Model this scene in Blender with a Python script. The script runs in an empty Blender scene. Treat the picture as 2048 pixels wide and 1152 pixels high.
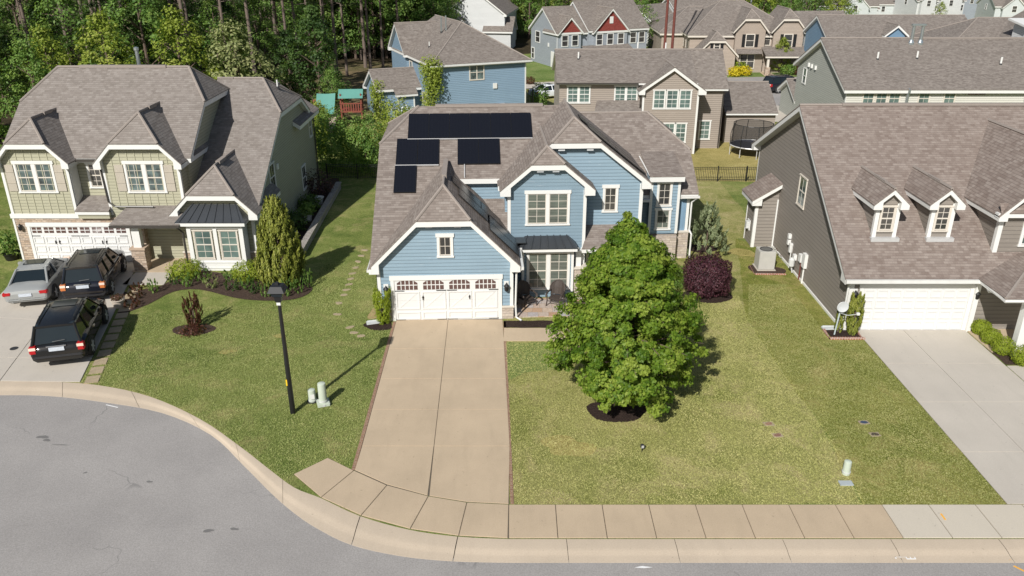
import bpy, bmesh, math, random
from mathutils import Vector, Matrix, noise
R = math.radians
S = bpy.context.scene
COL = S.collection
# ---------------------------------------------------------------- camera, sky, sun, exposure
cam = bpy.data.cameras.new('camera'); camo = bpy.data.objects.new('camera', cam); COL.objects.link(camo)
cam.sensor_fit = 'HORIZONTAL'; cam.sensor_width = 36; cam.lens = 1620 / 2048 * 36
cam.clip_start = .5; cam.clip_end = 3000
camo.location = (0, 0, 16.75); camo.rotation_euler = (R(90 - 23.5), 0, 0)
S.camera = camo
SUN_AZ, SUN_EL = 245.5, 38.0          # direction towards the sun, from +X counter-clockwise
W = bpy.data.worlds.new('World'); S.world = W; W.use_nodes = True
wn = W.node_tree.nodes; sky = wn.new('ShaderNodeTexSky'); sky.sky_type = 'NISHITA'; sky.sun_disc = False
sky.sun_elevation = R(SUN_EL); sky.sun_rotation = R(90 - SUN_AZ); sky.air_density = 1.2; sky.dust_density = 1.5
W.node_tree.links.new(sky.outputs[0], wn['Background'].inputs[0]); wn['Background'].inputs[1].default_value = .065
sl = bpy.data.lights.new('sun', 'SUN'); sl.energy = 5.0; sl.angle = R(.53); sl.color = (1, .965, .905)
so = bpy.data.objects.new('sun', sl); COL.objects.link(so)
sd = Vector((math.cos(R(SUN_AZ)) * math.cos(R(SUN_EL)), math.sin(R(SUN_AZ)) * math.cos(R(SUN_EL)), math.sin(R(SUN_EL))))
so.rotation_euler = (-sd).to_track_quat('-Z', 'Y').to_euler(); so.location = (-30, -60, 80)
S.view_settings.view_transform = 'Standard'; S.view_settings.look = 'None'; S.view_settings.gamma = 1
S.view_settings.use_curve_mapping = False; S.view_settings.exposure = .14
# ---------------------------------------------------------------- materials
MATS = {}
class N:
    """small node-graph helper"""
    def __init__(s, name):
        s.m = bpy.data.materials.new(name); s.m.use_nodes = True; s.t = s.m.node_tree
        s.b = s.t.nodes['Principled BSDF']; MATS[name] = s.m
    def n(s, typ, **kw):
        x = s.t.nodes.new('ShaderNode' + typ)
        for k, v in kw.items(): setattr(x, k, v)
        return x
    def l(s, a, b): s.t.links.new(a, b)
    def val(s, x, v):
        if isinstance(v, (int, float)): x.default_value = v
        elif isinstance(v, tuple): x.default_value = v if len(v) == 4 or len(x.default_value) == 3 else v + (1,)
        else: s.l(v, x)
    def co(s, kind='UV'): return s.n('TexCoord').outputs[kind]
    def math(s, op, a, b=0.0):
        x = s.n('Math', operation=op); s.val(x.inputs[0], a); s.val(x.inputs[1], b); return x.outputs[0]
    def mapping(s, v, scale=(1, 1, 1), rot=(0, 0, 0)):
        x = s.n('Mapping'); s.l(v, x.inputs[0]); x.inputs['Scale'].default_value = scale; x.inputs['Rotation'].default_value = rot; return x.outputs[0]
    def noise(s, v, scale, detail=3, rough=.55, dist=0):
        x = s.n('TexNoise'); s.l(v, x.inputs['Vector']); x.inputs['Scale'].default_value = scale
        x.inputs['Detail'].default_value = detail; x.inputs['Roughness'].default_value = rough; x.inputs['Distortion'].default_value = dist
        return x.outputs['Fac']
    def ramp(s, f, stops):
        x = s.n('ValToRGB'); s.l(f, x.inputs[0]); e = x.color_ramp.elements
        while len(e) < len(stops): e.new(.5)
        for q, (p, c) in zip(e, stops): q.position = p; q.color = (c, c, c, 1) if isinstance(c, (int, float)) else c + (1,)
        return x.outputs[0]
    def mix(s, f, a, b, mode='MIX'):
        x = s.n('Mix', data_type='RGBA', blend_type=mode); s.val(x.inputs[0], f); s.val(x.inputs[6], a); s.val(x.inputs[7], b); return x.outputs[2]
    def bump(s, h, strength=.3, dist=.02):
        x = s.n('Bump'); s.l(h, x.inputs['Height']); x.inputs['Strength'].default_value = strength; x.inputs['Distance'].default_value = dist
        s.l(x.outputs[0], s.b.inputs['Normal'])
    def out(s, col, rough=.8, metal=0, spec=.5):
        s.val(s.b.inputs['Base Color'], col); s.val(s.b.inputs['Roughness'], rough); s.b.inputs['Metallic'].default_value = metal
        s.b.inputs['Specular IOR Level'].default_value = spec
        return s.m

def plain(name, c, rough=.6, metal=0, var=.12, scale=3, spec=.5, bump=0):
    k = N(name); v = k.co('Object'); f = k.noise(v, scale, 4)
    k.out(k.mix(f, tuple(q * (1 - var) for q in c), tuple(min(1, q * (1 + var)) for q in c)), rough, metal, spec)
    if bump: k.bump(k.noise(v, scale * 12, 3), bump, .01)
    return k.m

def shingle(name, a, b, c):
    k = N(name); uv = k.co('UV')
    br = k.n('TexBrick'); k.l(uv, br.inputs['Vector']); br.offset = .37
    for key, v in (('Scale', 1), ('Mortar Size', .007), ('Mortar Smooth', .2), ('Bias', 0), ('Brick Width', .21), ('Row Height', .145)): br.inputs[key].default_value = v
    br.inputs['Color1'].default_value = (0, 0, 0, 1); br.inputs['Color2'].default_value = (1, 1, 1, 1); br.inputs['Mortar'].default_value = (.4, .4, .4, 1)
    b2 = k.n('TexBrick'); k.l(k.mapping(uv, (1, 1, 1)), b2.inputs['Vector']); b2.offset = .61
    for key, v in (('Scale', 1), ('Mortar Size', 0), ('Bias', 0), ('Brick Width', .37), ('Row Height', .145)): b2.inputs[key].default_value = v
    b2.inputs['Color1'].default_value = (0, 0, 0, 1); b2.inputs['Color2'].default_value = (1, 1, 1, 1)
    f = k.math('ADD', k.math('MULTIPLY', br.outputs[0], .6), k.math('MULTIPLY', b2.outputs[0], .4))
    col = k.ramp(f, [(.1, a), (.5, b), (.9, c)])
    col = k.mix(k.ramp(k.noise(uv, .35, 4), [(.3, 0.0), (.7, .45)]), col, k.mix(.5, col, a))
    gr = k.noise(uv, 60, 2)
    col = k.mix(.5, col, k.ramp(gr, [(.3, .25), (.7, .8)]), 'SOFT_LIGHT')
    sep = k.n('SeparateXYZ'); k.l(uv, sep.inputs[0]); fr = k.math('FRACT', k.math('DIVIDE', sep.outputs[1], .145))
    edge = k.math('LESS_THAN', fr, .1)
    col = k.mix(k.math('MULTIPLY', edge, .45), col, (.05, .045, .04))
    k.out(col, .95, 0, .2)
    k.bump(k.math('ADD', k.math('MULTIPLY', fr, -.8), k.math('MULTIPLY', f, .5)), .7, .02)
    return k.m

def siding(name, c, row=.17, rough=.6):
    k = N(name); uv = k.co('UV'); sep = k.n('SeparateXYZ'); k.l(uv, sep.inputs[0])
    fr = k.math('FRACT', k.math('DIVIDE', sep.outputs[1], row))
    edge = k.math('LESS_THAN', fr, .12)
    n1 = k.noise(k.mapping(uv, (.5, 1.2, 1)), 1.1, 4)
    col = k.mix(n1, tuple(q * .9 for q in c), tuple(min(1, q * 1.1) for q in c))
    col = k.mix(k.math('MULTIPLY', k.ramp(k.noise(k.mapping(uv, (1.2, 7, 1)), 1.6, 3), [(.62, 0.0), (.72, 1.0)]), .10), col, (.85, .85, .83))
    board = k.n('TexWhiteNoise', noise_dimensions='1D'); k.l(k.math('FLOOR', k.math('DIVIDE', sep.outputs[1], row)), board.inputs['W'])
    col = k.mix(k.math('MULTIPLY', board.outputs['Value'], .12), col, tuple(q * .7 for q in c))
    col = k.mix(k.math('MULTIPLY', edge, .62), col, tuple(q * .3 for q in c))  # lap line: shadow under each board's lip, painted into the colour
    k.out(col, rough, 0, .3); k.bump(k.math('MULTIPLY', fr, -1), .8, .02)
    return k.m

def masonry(name, cols, bw=.42, rh=.13, mort=(.42, .36, .3), bump=.8):
    k = N(name); uv = k.co('UV')
    w = k.n('TexNoise'); k.l(uv, w.inputs['Vector']); w.inputs['Scale'].default_value = 5
    vm = k.n('VectorMath', operation='MULTIPLY_ADD'); k.l(w.outputs['Color'], vm.inputs[0]); vm.inputs[1].default_value = (.05, .03, 0); k.l(uv, vm.inputs[2])
    br = k.n('TexBrick'); k.l(vm.outputs[0], br.inputs['Vector']); br.offset = .43; br.squash = .6; br.squash_frequency = 3
    for key, v in (('Scale', 1), ('Mortar Size', .012), ('Bias', 0), ('Brick Width', bw), ('Row Height', rh)): br.inputs[key].default_value = v
    br.inputs['Color1'].default_value = (0, 0, 0, 1); br.inputs['Color2'].default_value = (1, 1, 1, 1)
    n = len(cols); col = k.ramp(br.outputs[0], [((i + .5) / n, c) for i, c in enumerate(cols)])
    col = k.mix(k.ramp(k.noise(uv, 9, 4), [(.3, 0.0), (.75, .6)]), col, tuple(q * .6 for q in cols[0]))
    col = k.mix(br.outputs['Fac'], col, mort)
    k.out(col, .9, 0, .3); k.bump(k.math('ADD', k.math('MULTIPLY', br.outputs['Fac'], -1), k.noise(uv, 14, 3)), bump, .03)
    return k.m

def concrete(name, c, stain=.35, c2=None):
    k = N(name); v = k.co('Object'); c2 = c2 or tuple(q * .72 for q in c)
    col = k.mix(k.ramp(k.noise(v, .45, 6, .6), [(.3, 0.0), (.72, 1.0)]), c, tuple(a * (1 - stain) + b * stain for a, b in zip(c, c2)))
    col = k.mix(k.math('MULTIPLY', k.ramp(k.noise(k.mapping(v, (1, .25, 1)), 2.2, 5), [(.5, 0.0), (.75, 1.0)]), stain * .6), col, c2)
    col = k.mix(.35, col, k.ramp(k.noise(v, 30, 3), [(.3, .35), (.7, .65)]), 'SOFT_LIGHT')
    col = k.mix(k.ramp(k.noise(v, 7, 2), [(.71, 0.0), (.74, .35)]), col, tuple(q * .4 for q in c))
    k.out(col, .9, 0, .3); k.bump(k.noise(v, 50, 3), .25, .004)
    return k.m

def grass(name, lo, mid, hi, dry, dryness=.5):
    k = N(name); v = k.co('Object')
    f = k.math('ADD', k.math('MULTIPLY', k.noise(v, .22, 5, .6, .4), .65), k.math('MULTIPLY', k.noise(v, 1.6, 5, .65, .5), .35))
    col = k.ramp(f, [(.36, lo), (.5, mid), (.64, hi)])
    d = k.math('MULTIPLY', k.ramp(k.noise(k.mapping(v, (1, 1, 1)), .55, 6, .7, .6), [(.5, 0.0), (.68, 1.0)]), dryness)
    col = k.mix(d, col, dry)
    st = k.noise(k.mapping(v, (5, 2.2, 1), (0, 0, .5)), 4.5, 4, .7, 1.2)
    col = k.mix(1.0, col, k.ramp(st, [(.3, .12), (.5, .5), (.7, .86)]), 'SOFT_LIGHT')
    col = k.mix(k.math('MULTIPLY', k.ramp(k.noise(v, 14, 4, .75, .8), [(.56, 0.0), (.75, 1.0)]), .35), col, dry)
    col = k.mix(.7, col, k.ramp(k.noise(v, 45, 2), [(.3, .2), (.7, .8)]), 'SOFT_LIGHT')
    k.out(col, .95, 0, .1); k.bump(k.math('ADD', k.noise(v, 26, 4, .75), k.math('MULTIPLY', st, .6)), .6, .05)
    return k.m

def leafmat(name, a, b, c, trans=.35):
    k = N(name); at = k.n('Attribute', attribute_name='tint'); ob = k.n('ObjectInfo')
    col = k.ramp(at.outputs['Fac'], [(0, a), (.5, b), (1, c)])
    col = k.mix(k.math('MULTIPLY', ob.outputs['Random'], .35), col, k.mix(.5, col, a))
    k.out(col, .55, 0, .3)
    tr = k.n('BsdfTranslucent'); k.l(k.mix(.6, col, (.24, .38, .03)), tr.inputs[0]); ms = k.n('MixShader'); ms.inputs[0].default_value = trans
    k.l(k.b.outputs[0], ms.inputs[1]); k.l(tr.outputs[0], ms.inputs[2]); k.l(ms.outputs[0], k.t.nodes['Material Output'].inputs[0])
    return k.m

def panemat(name, a, b, blinds=False, scale=.9):
    k = N(name); uv = k.co('UV'); f = k.ramp(k.noise(uv, scale, 2), [(.35, 0.0), (.65, 1.0)]); col = k.mix(f, a, b)
    if blinds:
        sep = k.n('SeparateXYZ'); k.l(uv, sep.inputs[0]); fr = k.math('FRACT', k.math('DIVIDE', sep.outputs[1], .075))
        col = k.mix(k.math('MULTIPLY', k.math('GREATER_THAN', fr, .45), .75), col, (.19, .2, .175))
    k.out(col, .06, 0, .7); return k.m

sh_main = shingle('shingle_main', (.16, .133, .117), (.21, .178, .158), (.265, .232, .208))
sh_green = shingle('shingle_neighbour', (.175, .153, .137), (.215, .19, .172), (.26, .234, .214))
sh_tan = shingle('shingle_taupe', (.165, .13, .113), (.212, .174, .153), (.265, .225, .2))
sh_far = shingle('shingle_far', (.145, .124, .11), (.19, .166, .148), (.24, .212, .19))
cap_m = plain('ridge_cap', (.26, .225, .2), .95, scale=6)
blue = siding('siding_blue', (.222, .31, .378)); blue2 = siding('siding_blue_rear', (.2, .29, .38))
olive = siding('siding_olive', (.36, .35, .255)); olive_shaded = siding('siding_olive_shaded', (.31, .31, .235), .15)  # second one: same olive siding, greyed and darkened with painted shade
olive_bb = plain('board_olive', (.37, .358, .258), .6, scale=1.5)
blue_bb = plain('board_blue', (.17, .27, .37), .6, scale=1.5)
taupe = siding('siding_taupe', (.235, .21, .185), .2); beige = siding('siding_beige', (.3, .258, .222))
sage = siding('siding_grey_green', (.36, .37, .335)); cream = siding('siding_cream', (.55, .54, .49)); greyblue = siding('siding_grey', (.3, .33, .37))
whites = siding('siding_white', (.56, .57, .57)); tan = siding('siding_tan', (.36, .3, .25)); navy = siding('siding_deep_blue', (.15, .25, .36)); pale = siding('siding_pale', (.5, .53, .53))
red_sh = masonry('red_shakes', [(.25, .05, .04), (.32, .07, .06)], .2, .16, (.15, .04, .03), .4)
white = plain('white_trim', (.66, .66, .64), .45, var=.05, scale=1.2); white_d = plain('white_door', (.63, .63, .62), .45, var=.03, scale=.8)
cream_t = plain('cream_trim', (.58, .535, .47), .5, var=.05); grey_t = plain('grey_soffit', (.5, .52, .54), .6, var=.05)
gutter_d = plain('dark_gutter', (.05, .045, .04), .4); gutter_w = plain('pale_gutter', (.6, .6, .58), .4)
stone = masonry('stone_veneer', [(.4, .3, .22), (.54, .42, .32), (.46, .38, .32), (.58, .48, .38), (.35, .26, .2)], .45, .13, (.3, .25, .2))
stone2 = masonry('pale_stone', [(.45, .38, .32), (.55, .47, .4), (.42, .36, .33), (.6, .52, .44)], .4, .14)
metal_r = plain('dark_metal_roof', (.05, .055, .062), .4, .3, scale=2)
black = plain('black_metal', (.012, .012, .013), .4, scale=5); dark = plain('dark_plastic', (.03, .03, .032), .5)
pane_main = panemat('glass_blinds', (.035, .045, .04), (.1, .13, .105), True); pane_dark = panemat('glass_dark', (.03, .032, .034), (.075, .07, .065))
pane_sky = panemat('glass_pale', (.14, .2, .18), (.07, .105, .098)); pane_mix = panemat('glass_mixed', (.035, .045, .045), (.13, .18, .175), False, 1.6)
gpane = plain('garage_glass', (.1, .06, .055), .1, scale=4)
solar = N('solar_cells'); _uv = solar.co('UV'); _s = solar.n('SeparateXYZ'); solar.l(_uv, _s.inputs[0])
_f = solar.math('MAXIMUM', solar.math('LESS_THAN', solar.math('FRACT', solar.math('DIVIDE', _s.outputs[0], .166)), .03), solar.math('LESS_THAN', solar.math('FRACT', solar.math('DIVIDE', _s.outputs[1], .166)), .03))
solar = solar.out(solar.mix(solar.math('MULTIPLY', _f, .5), (.007, .0075, .011), (.02, .021, .026)), .25, 0, .5)
asph = N('asphalt'); _v = asph.co('Object')
_c = asph.ramp(asph.noise(_v, .28, 5, .6), [(.3, (.262, .248, .238)), (.7, (.325, .308, .294))])
_c = asph.mix(.55, _c, asph.ramp(asph.noise(_v, 22, 4, .8), [(.3, .2), (.7, .8)]), 'SOFT_LIGHT')
_c = asph.mix(asph.ramp(asph.noise(_v, 2.1, 3, .5), [(.72, 0.0), (.78, .25)]), _c, (.13, .13, .13))
_vo = asph.n('TexVoronoi', feature='DISTANCE_TO_EDGE'); _w = asph.n('VectorMath', operation='MULTIPLY_ADD'); _nz = asph.n('TexNoise'); asph.l(_v, _nz.inputs['Vector']); _nz.inputs['Scale'].default_value = .8
asph.l(_nz.outputs['Color'], _w.inputs[0]); _w.inputs[1].default_value = (3, 3, 0); asph.l(_v, _w.inputs[2]); asph.l(_w.outputs[0], _vo.inputs['Vector']); _vo.inputs['Scale'].default_value = .16
_cr = asph.math('MULTIPLY', asph.math('LESS_THAN', _vo.outputs['Distance'], .004), asph.ramp(asph.noise(_v, .35, 2), [(.5, 0.0), (.6, .4)]))
asph_m = asph.out(asph.mix(_cr, _c, (.1, .1, .1)), .9, 0, .3); asph.bump(asph.noise(_v, 60, 3, .7), .4, .006)
conc_tan = concrete('concrete_tan', (.48, .38, .268), .55); conc_grey = concrete('concrete_grey', (.48, .44, .385), .35); conc_new = concrete('concrete_pale', (.52, .47, .39), .2)
curb_m = concrete('concrete_curb', (.48, .4, .31)); joint = plain('joint_dark', (.12, .1, .075), .95)
g_left = grass('grass_green', (.09, .13, .028), (.155, .19, .05), (.225, .24, .078), (.36, .3, .14), .6)
g_front = grass('grass_yellowing', (.15, .17, .04), (.235, .235, .08), (.3, .285, .11), (.43, .35, .19), .65)
g_right = grass('grass_olive', (.105, .13, .022), (.165, .18, .04), (.235, .225, .065), (.4, .31, .14), .6)
g_back = grass('grass_golden', (.24, .21, .07), (.33, .28, .105), (.38, .325, .135), (.47, .37, .15), .4)
g_fresh = grass('grass_fresh', (.09, .145, .032), (.14, .195, .055), (.19, .23, .08), (.27, .26, .12), .3)
litter = grass('leaf_litter_shaded', (.018, .018, .008), (.04, .032, .018), (.075, .055, .035), (.11, .08, .05), .6)  # litter darkened so its colour carries the deep shade under the trees
mulch = N('mulch'); _v = mulch.co('Object'); mulch_m = mulch.out(mulch.ramp(mulch.noise(_v, 22, 5, .8, 1), [(.3, (.012, .008, .007)), (.55, (.05, .034, .028)), (.75, (.13, .09, .07))]), .95, 0, .1); mulch.bump(mulch.noise(_v, 30, 4, .8), 1, .05)
mulch2_ = N('mulch_brown'); _v = mulch2_.co('Object'); mulch2 = mulch2_.out(mulch2_.ramp(mulch2_.noise(_v, 20, 5, .8, 1), [(.3, (.02, .014, .011)), (.55, (.085, .058, .045)), (.75, (.2, .14, .11))]), .95, 0, .1); mulch2_.bump(mulch2_.noise(_v, 30, 4, .8), 1, .05)
dirt = concrete('bare_dirt', (.42, .28, .16)); brick_r = masonry('red_brick', [(.35, .13, .08), (.42, .17, .1), (.3, .1, .07)], .2, .1, (.5, .45, .4), .4)
pav_m = masonry('patio_pavers', [(.42, .26, .17), (.5, .36, .25), (.45, .45, .47), (.55, .43, .32), (.38, .39, .42)], .5, .5, (.3, .25, .2), .3)
bark = plain('bark', (.12, .085, .065), .95, var=.5, scale=8, bump=.8); bark_pale = plain('bark_pale', (.15, .115, .095), .95, var=.45, scale=6, bump=.8)
oak_l = leafmat('oak_leaves', (.07, .14, .012), (.17, .265, .025), (.31, .385, .06), .42)
lf_mid = leafmat('leaves_mid', (.055, .125, .022), (.14, .245, .048), (.27, .36, .09)); lf_yel = leafmat('leaves_yellow', (.13, .18, .02), (.25, .31, .04), (.38, .41, .09))
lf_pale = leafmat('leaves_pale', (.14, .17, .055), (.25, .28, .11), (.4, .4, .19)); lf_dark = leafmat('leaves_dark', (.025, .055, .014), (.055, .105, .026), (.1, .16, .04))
lf_box = leafmat('boxwood_leaves', (.14, .19, .012), (.27, .34, .025), (.4, .45, .06)); lf_arb = leafmat('arborvitae_sprays', (.1, .125, .015), (.2, .225, .035), (.34, .34, .075), .2)
lf_pur = leafmat('purple_leaves', (.022, .008, .012), (.06, .018, .028), (.13, .045, .058), .15); lf_spr = leafmat('spruce_needles', (.1, .13, .06), (.2, .24, .125), (.32, .35, .2), .15)
lf_red = leafmat('red_leaves', (.05, .015, .012), (.1, .03, .022), (.16, .06, .04)); lf_flow = leafmat('yellow_flowers', (.5, .38, .01), (.7, .55, .02), (.8, .65, .05)); lf_pink = leafmat('pink_flowers', (.25, .06, .08), (.4, .12, .14), (.5, .25, .22))
lf_need = leafmat('pine_needles', (.02, .045, .012), (.05, .085, .025), (.1, .13, .045), .15)
silver = plain('silver_paint', (.36, .37, .365), .3, .3, var=.03); navyp = plain('navy_paint', (.012, .014, .022), .12, .2, var=.03, spec=.8); blackp = plain('black_paint', (.012, .012, .012), .12, .2, var=.03, spec=.8)
blackt = plain('black_paint_dusty', (.03, .026, .024), .25, .2, var=.4, scale=4, spec=.7); whitep = plain('white_paint', (.75, .77, .8), .25); autoglass = plain('car_glass', (.012, .018, .022), .08, spec=.45)
rubber = plain('rubber', (.02, .02, .02), .8); alloy = plain('alloy', (.5, .5, .5), .3, .15); taill = plain('tail_lamp_red', (.4, .012, .015), .15); clearl = plain('lamp_clear', (.75, .6, .5), .15); plate = plain('licence_plate', (.5, .54, .6), .4, var=.3, scale=18); chrome = plain('chrome', (.7, .7, .7), .15, 1)
ped_m = plain('pedestal_green', (.45, .5, .42), .5, var=.08); grey_m = plain('utility_grey', (.52, .53, .52), .5); ac_m = plain('condenser_grey', (.42, .41, .38), .5)
teal = plain('teal_tarp', (.1, .27, .23), .6, var=.15, scale=.8); redwood = plain('redwood', (.2, .05, .032), .7, var=.3, scale=6); wicker = plain('brown_wicker', (.05, .038, .032), .6, var=.4, scale=30, bump=.5)
blk_wall = masonry('wall_block', [(.33, .3, .27), (.4, .37, .33), (.36, .33, .31)], .4, .2, (.2, .18, .16), .5); copper = plain('galvanised', (.5, .55, .57), .3, .8); rust = plain('rust_steel', (.13, .035, .025), .7, var=.3)
mesh_net = N('net_black'); mesh_net.out((.01, .01, .01), .8); _t = mesh_net.n('BsdfTransparent'); _x = mesh_net.n('MixShader'); _x.inputs[0].default_value = .55
mesh_net.l(_t.outputs[0], _x.inputs[1]); mesh_net.l(mesh_net.b.outputs[0], _x.inputs[2]); mesh_net.l(_x.outputs[0], mesh_net.t.nodes['Material Output'].inputs[0]); mesh_net = mesh_net.m
orange_p = plain('orange_paint', (.75, .38, .05), .8); white_p = plain('chalk_paint', (.7, .7, .7), .9); yellow_s = plain('yellow_sign', (.8, .5, .02), .5); terracotta = plain('terracotta', (.4, .2, .12), .8)
# ---------------------------------------------------------------- mesh helpers
class MB:
    def __init__(s, T=None): s.v = []; s.f = []; s.T = T
    def P(s, p): s.v.append(tuple(s.T(*p)) if s.T else tuple(p)); return len(s.v) - 1
    def face(s, pts): s.f.append([s.P(p) for p in pts]); return s
    def box(s, x0, x1, y0, y1, z0, z1):
        i = [s.P(p) for p in ((x0, y0, z0), (x1, y0, z0), (x1, y1, z0), (x0, y1, z0), (x0, y0, z1), (x1, y0, z1), (x1, y1, z1), (x0, y1, z1))]
        s.f += [[i[a] for a in q] for q in ((3, 2, 1, 0), (4, 5, 6, 7), (0, 1, 5, 4), (1, 2, 6, 5), (2, 3, 7, 6), (3, 0, 4, 7))]; return s
    def solid(s, top, bot):
        """closed solid between two matching outlines"""
        a = [s.P(p) for p in top]; b = [s.P(p) for p in bot]; n = len(a)
        s.f.append(a); s.f.append(b[::-1])
        for i in range(n): j = (i + 1) % n; s.f.append([a[i], b[i], b[j], a[j]])
        return s
    def slab(s, pts, t): return s.solid(pts, [(p[0], p[1], p[2] - t) for p in pts])
    def prism(s, poly, b0, b1, axis='y'):
        f = {'y': lambda a, c, d: (a, d, c), 'x': lambda a, c, d: (d, a, c), 'z': lambda a, c, d: (a, c, d)}[axis]
        return s.solid([f(a, c, b0) for a, c in poly], [f(a, c, b1) for a, c in poly])
    def tube(s, path, r, n=8, r1=None, closed=False):
        P = [Vector(p) for p in path]; rings = []; m = len(P)
        for k, p in enumerate(P):
            if closed: d = P[(k + 1) % m] - P[k - 1]
            else: d = P[min(k + 1, m - 1)] - P[max(k - 1, 0)]
            d.normalize(); a = d.cross(Vector((0, 0, 1)) if abs(d.z) < .95 else Vector((1, 0, 0))).normalized(); b = d.cross(a)
            rr = r if r1 is None else r + (r1 - r) * k / max(1, m - 1)
            rings.append([s.P(p + (a * math.cos(2 * math.pi * i / n) + b * math.sin(2 * math.pi * i / n)) * rr) for i in range(n)])
        for k in range(m if closed else m - 1):
            A, B = rings[k], rings[(k + 1) % m]
            for i in range(n): j = (i + 1) % n; s.f.append([A[i], A[j], B[j], B[i]])
        if not closed: s.f.append(rings[0][::-1]); s.f.append(rings[-1])
        return s
    def lathe(s, prof, c=(0, 0, 0), n=16):
        rings = [[s.P((c[0] + r * math.cos(2 * math.pi * i / n), c[1] + r * math.sin(2 * math.pi * i / n), c[2] + z)) for i in range(n)] for r, z in prof]
        for A, B in zip(rings, rings[1:]):
            for i in range(n): j = (i + 1) % n; s.f.append([A[i], A[j], B[j], B[i]])
        s.f.append(rings[0][::-1]); s.f.append(rings[-1]); return s
    def grid(s, rows, wrap=False):
        I = [[s.P(p) for p in r] for r in rows]
        for A, B in zip(I, I[1:]):
            for i in range(len(A) - (0 if wrap else 1)): j = (i + 1) % len(A); s.f.append([A[i], A[j], B[j], B[i]])
        return s
    def build(s, name, mat, parent=None, smooth=False, recalc=True, bevel=0):
        me = bpy.data.meshes.new(name); bm = bmesh.new(); vs = [bm.verts.new(p) for p in s.v]
        for f in s.f:
            q = []
            for i in f:
                if not q or (vs[i].co - q[-1].co).length > 1e-5: q.append(vs[i])
            if len(q) > 2 and (q[0].co - q[-1].co).length < 1e-5: q.pop()
            if len(set(q)) > 2:
                try: bm.faces.new(q)
                except ValueError: pass
        if recalc: bmesh.ops.recalc_face_normals(bm, faces=bm.faces[:])
        if bevel: bmesh.ops.bevel(bm, geom=bm.edges[:], offset=bevel, segments=2, affect='EDGES', clamp_overlap=True)
        uv = bm.loops.layers.uv.new('UVMap'); bm.normal_update()
        for f in bm.faces:
            n = f.normal
            if abs(n.z) > .985: h = Vector((1, 0, 0)); t = Vector((0, 1, 0))
            else: h = Vector((0, 0, 1)).cross(n).normalized(); t = n.cross(h)
            for l in f.loops: l[uv].uv = (l.vert.co.dot(h), l.vert.co.dot(t))
            f.smooth = smooth
        bm.to_mesh(me); bm.free(); me.materials.append(mat)
        if smooth: me.set_sharp_from_angle(angle=R(40))
        o = bpy.data.objects.new(name, me); COL.objects.link(o)
        if parent: o.parent = parent
        return o
    def _split(s, name, mat, parent=None, **k):
        par = list(range(len(s.v)))
        def fd(i):
            while par[i] != i: par[i] = par[par[i]]; i = par[i]
            return i
        for f in s.f:
            for i in f[1:]: par[fd(i)] = fd(f[0])
        g = {}
        for f in s.f: g.setdefault(fd(f[0]), []).append(f)
        for fs in g.values():
            m = MB(); ix = {}
            for f in fs:
                for i in f: ix.setdefault(i, len(ix))
            m.v = [s.v[i] for i in ix]; m.f = [[ix[i] for i in f] for f in fs]; m.build(name, mat, parent, **k)
MB.split = MB._split
def tag(o, label, cat, group=None, kind=None):
    if label: o['label'] = label
    if cat: o['category'] = cat
    if group: o['group'] = group
    if kind: o['kind'] = kind
    return o
def thing(name, label, cat, loc=(0, 0, 0), rz=0, group=None):
    o = bpy.data.objects.new(name, None); COL.objects.link(o); o.location = loc; o.rotation_euler = (0, 0, R(rz)); o.empty_display_size = .3
    return tag(o, label, cat, group)
def dup(o, loc=None, rz=None, label=None, group=None, scale=None):
    kids = [c for c in bpy.data.objects if c.parent == o]
    r = o.copy(); COL.objects.link(r)
    if loc: r.location = loc
    if rz is not None: r.rotation_euler = (0, 0, R(rz))
    if scale: r.scale = (scale,) * 3 if isinstance(scale, (int, float)) else scale
    if label: r['label'] = label
    if group: r['group'] = group
    for c in kids:
        d = c.copy(); COL.objects.link(d); d.parent = r
        for g in [g for g in bpy.data.objects if g.parent == c]:
            e = g.copy(); COL.objects.link(e); e.parent = d
    return r
def struct(name, mb, mat, **k): o = mb.build(name, mat, **k); o['kind'] = 'structure'; return o
def sheet(name, pts, z, mat, th=0):
    m = MB()
    if th: m.slab([(x, y, z) for x, y in pts], th)
    else: m.face([(x, y, z) for x, y in pts])
    o = m.build(name, mat)
    if not th and o.data.polygons[0].normal.z < 0: o.data.flip_normals()
    o['kind'] = 'structure'; return o
def inset(pts, d):
    """shrink a convex-ish polygon by d"""
    c = (sum(p[0] for p in pts) / len(pts), sum(p[1] for p in pts) / len(pts)); out = []
    for x, y in pts:
        v = Vector((c[0] - x, c[1] - y)); v = v.normalized() * min(d * 1.4, v.length * .5); out.append((x + v.x, y + v.y))
    return out
def blob(cx, cy, rx, ry, seed=0, n=22, w=.1):
    rnd = random.Random(seed); ph = [rnd.uniform(0, 6.28) for _ in range(3)]; out = []
    for i in range(n):
        a = 2 * math.pi * i / n; k = 1 + w * (math.sin(2 * a + ph[0]) + .6 * math.sin(3 * a + ph[1]) + .4 * math.sin(5 * a + ph[2]))
        out.append((cx + rx * k * math.cos(a), cy + ry * k * math.sin(a)))
    return out
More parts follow.
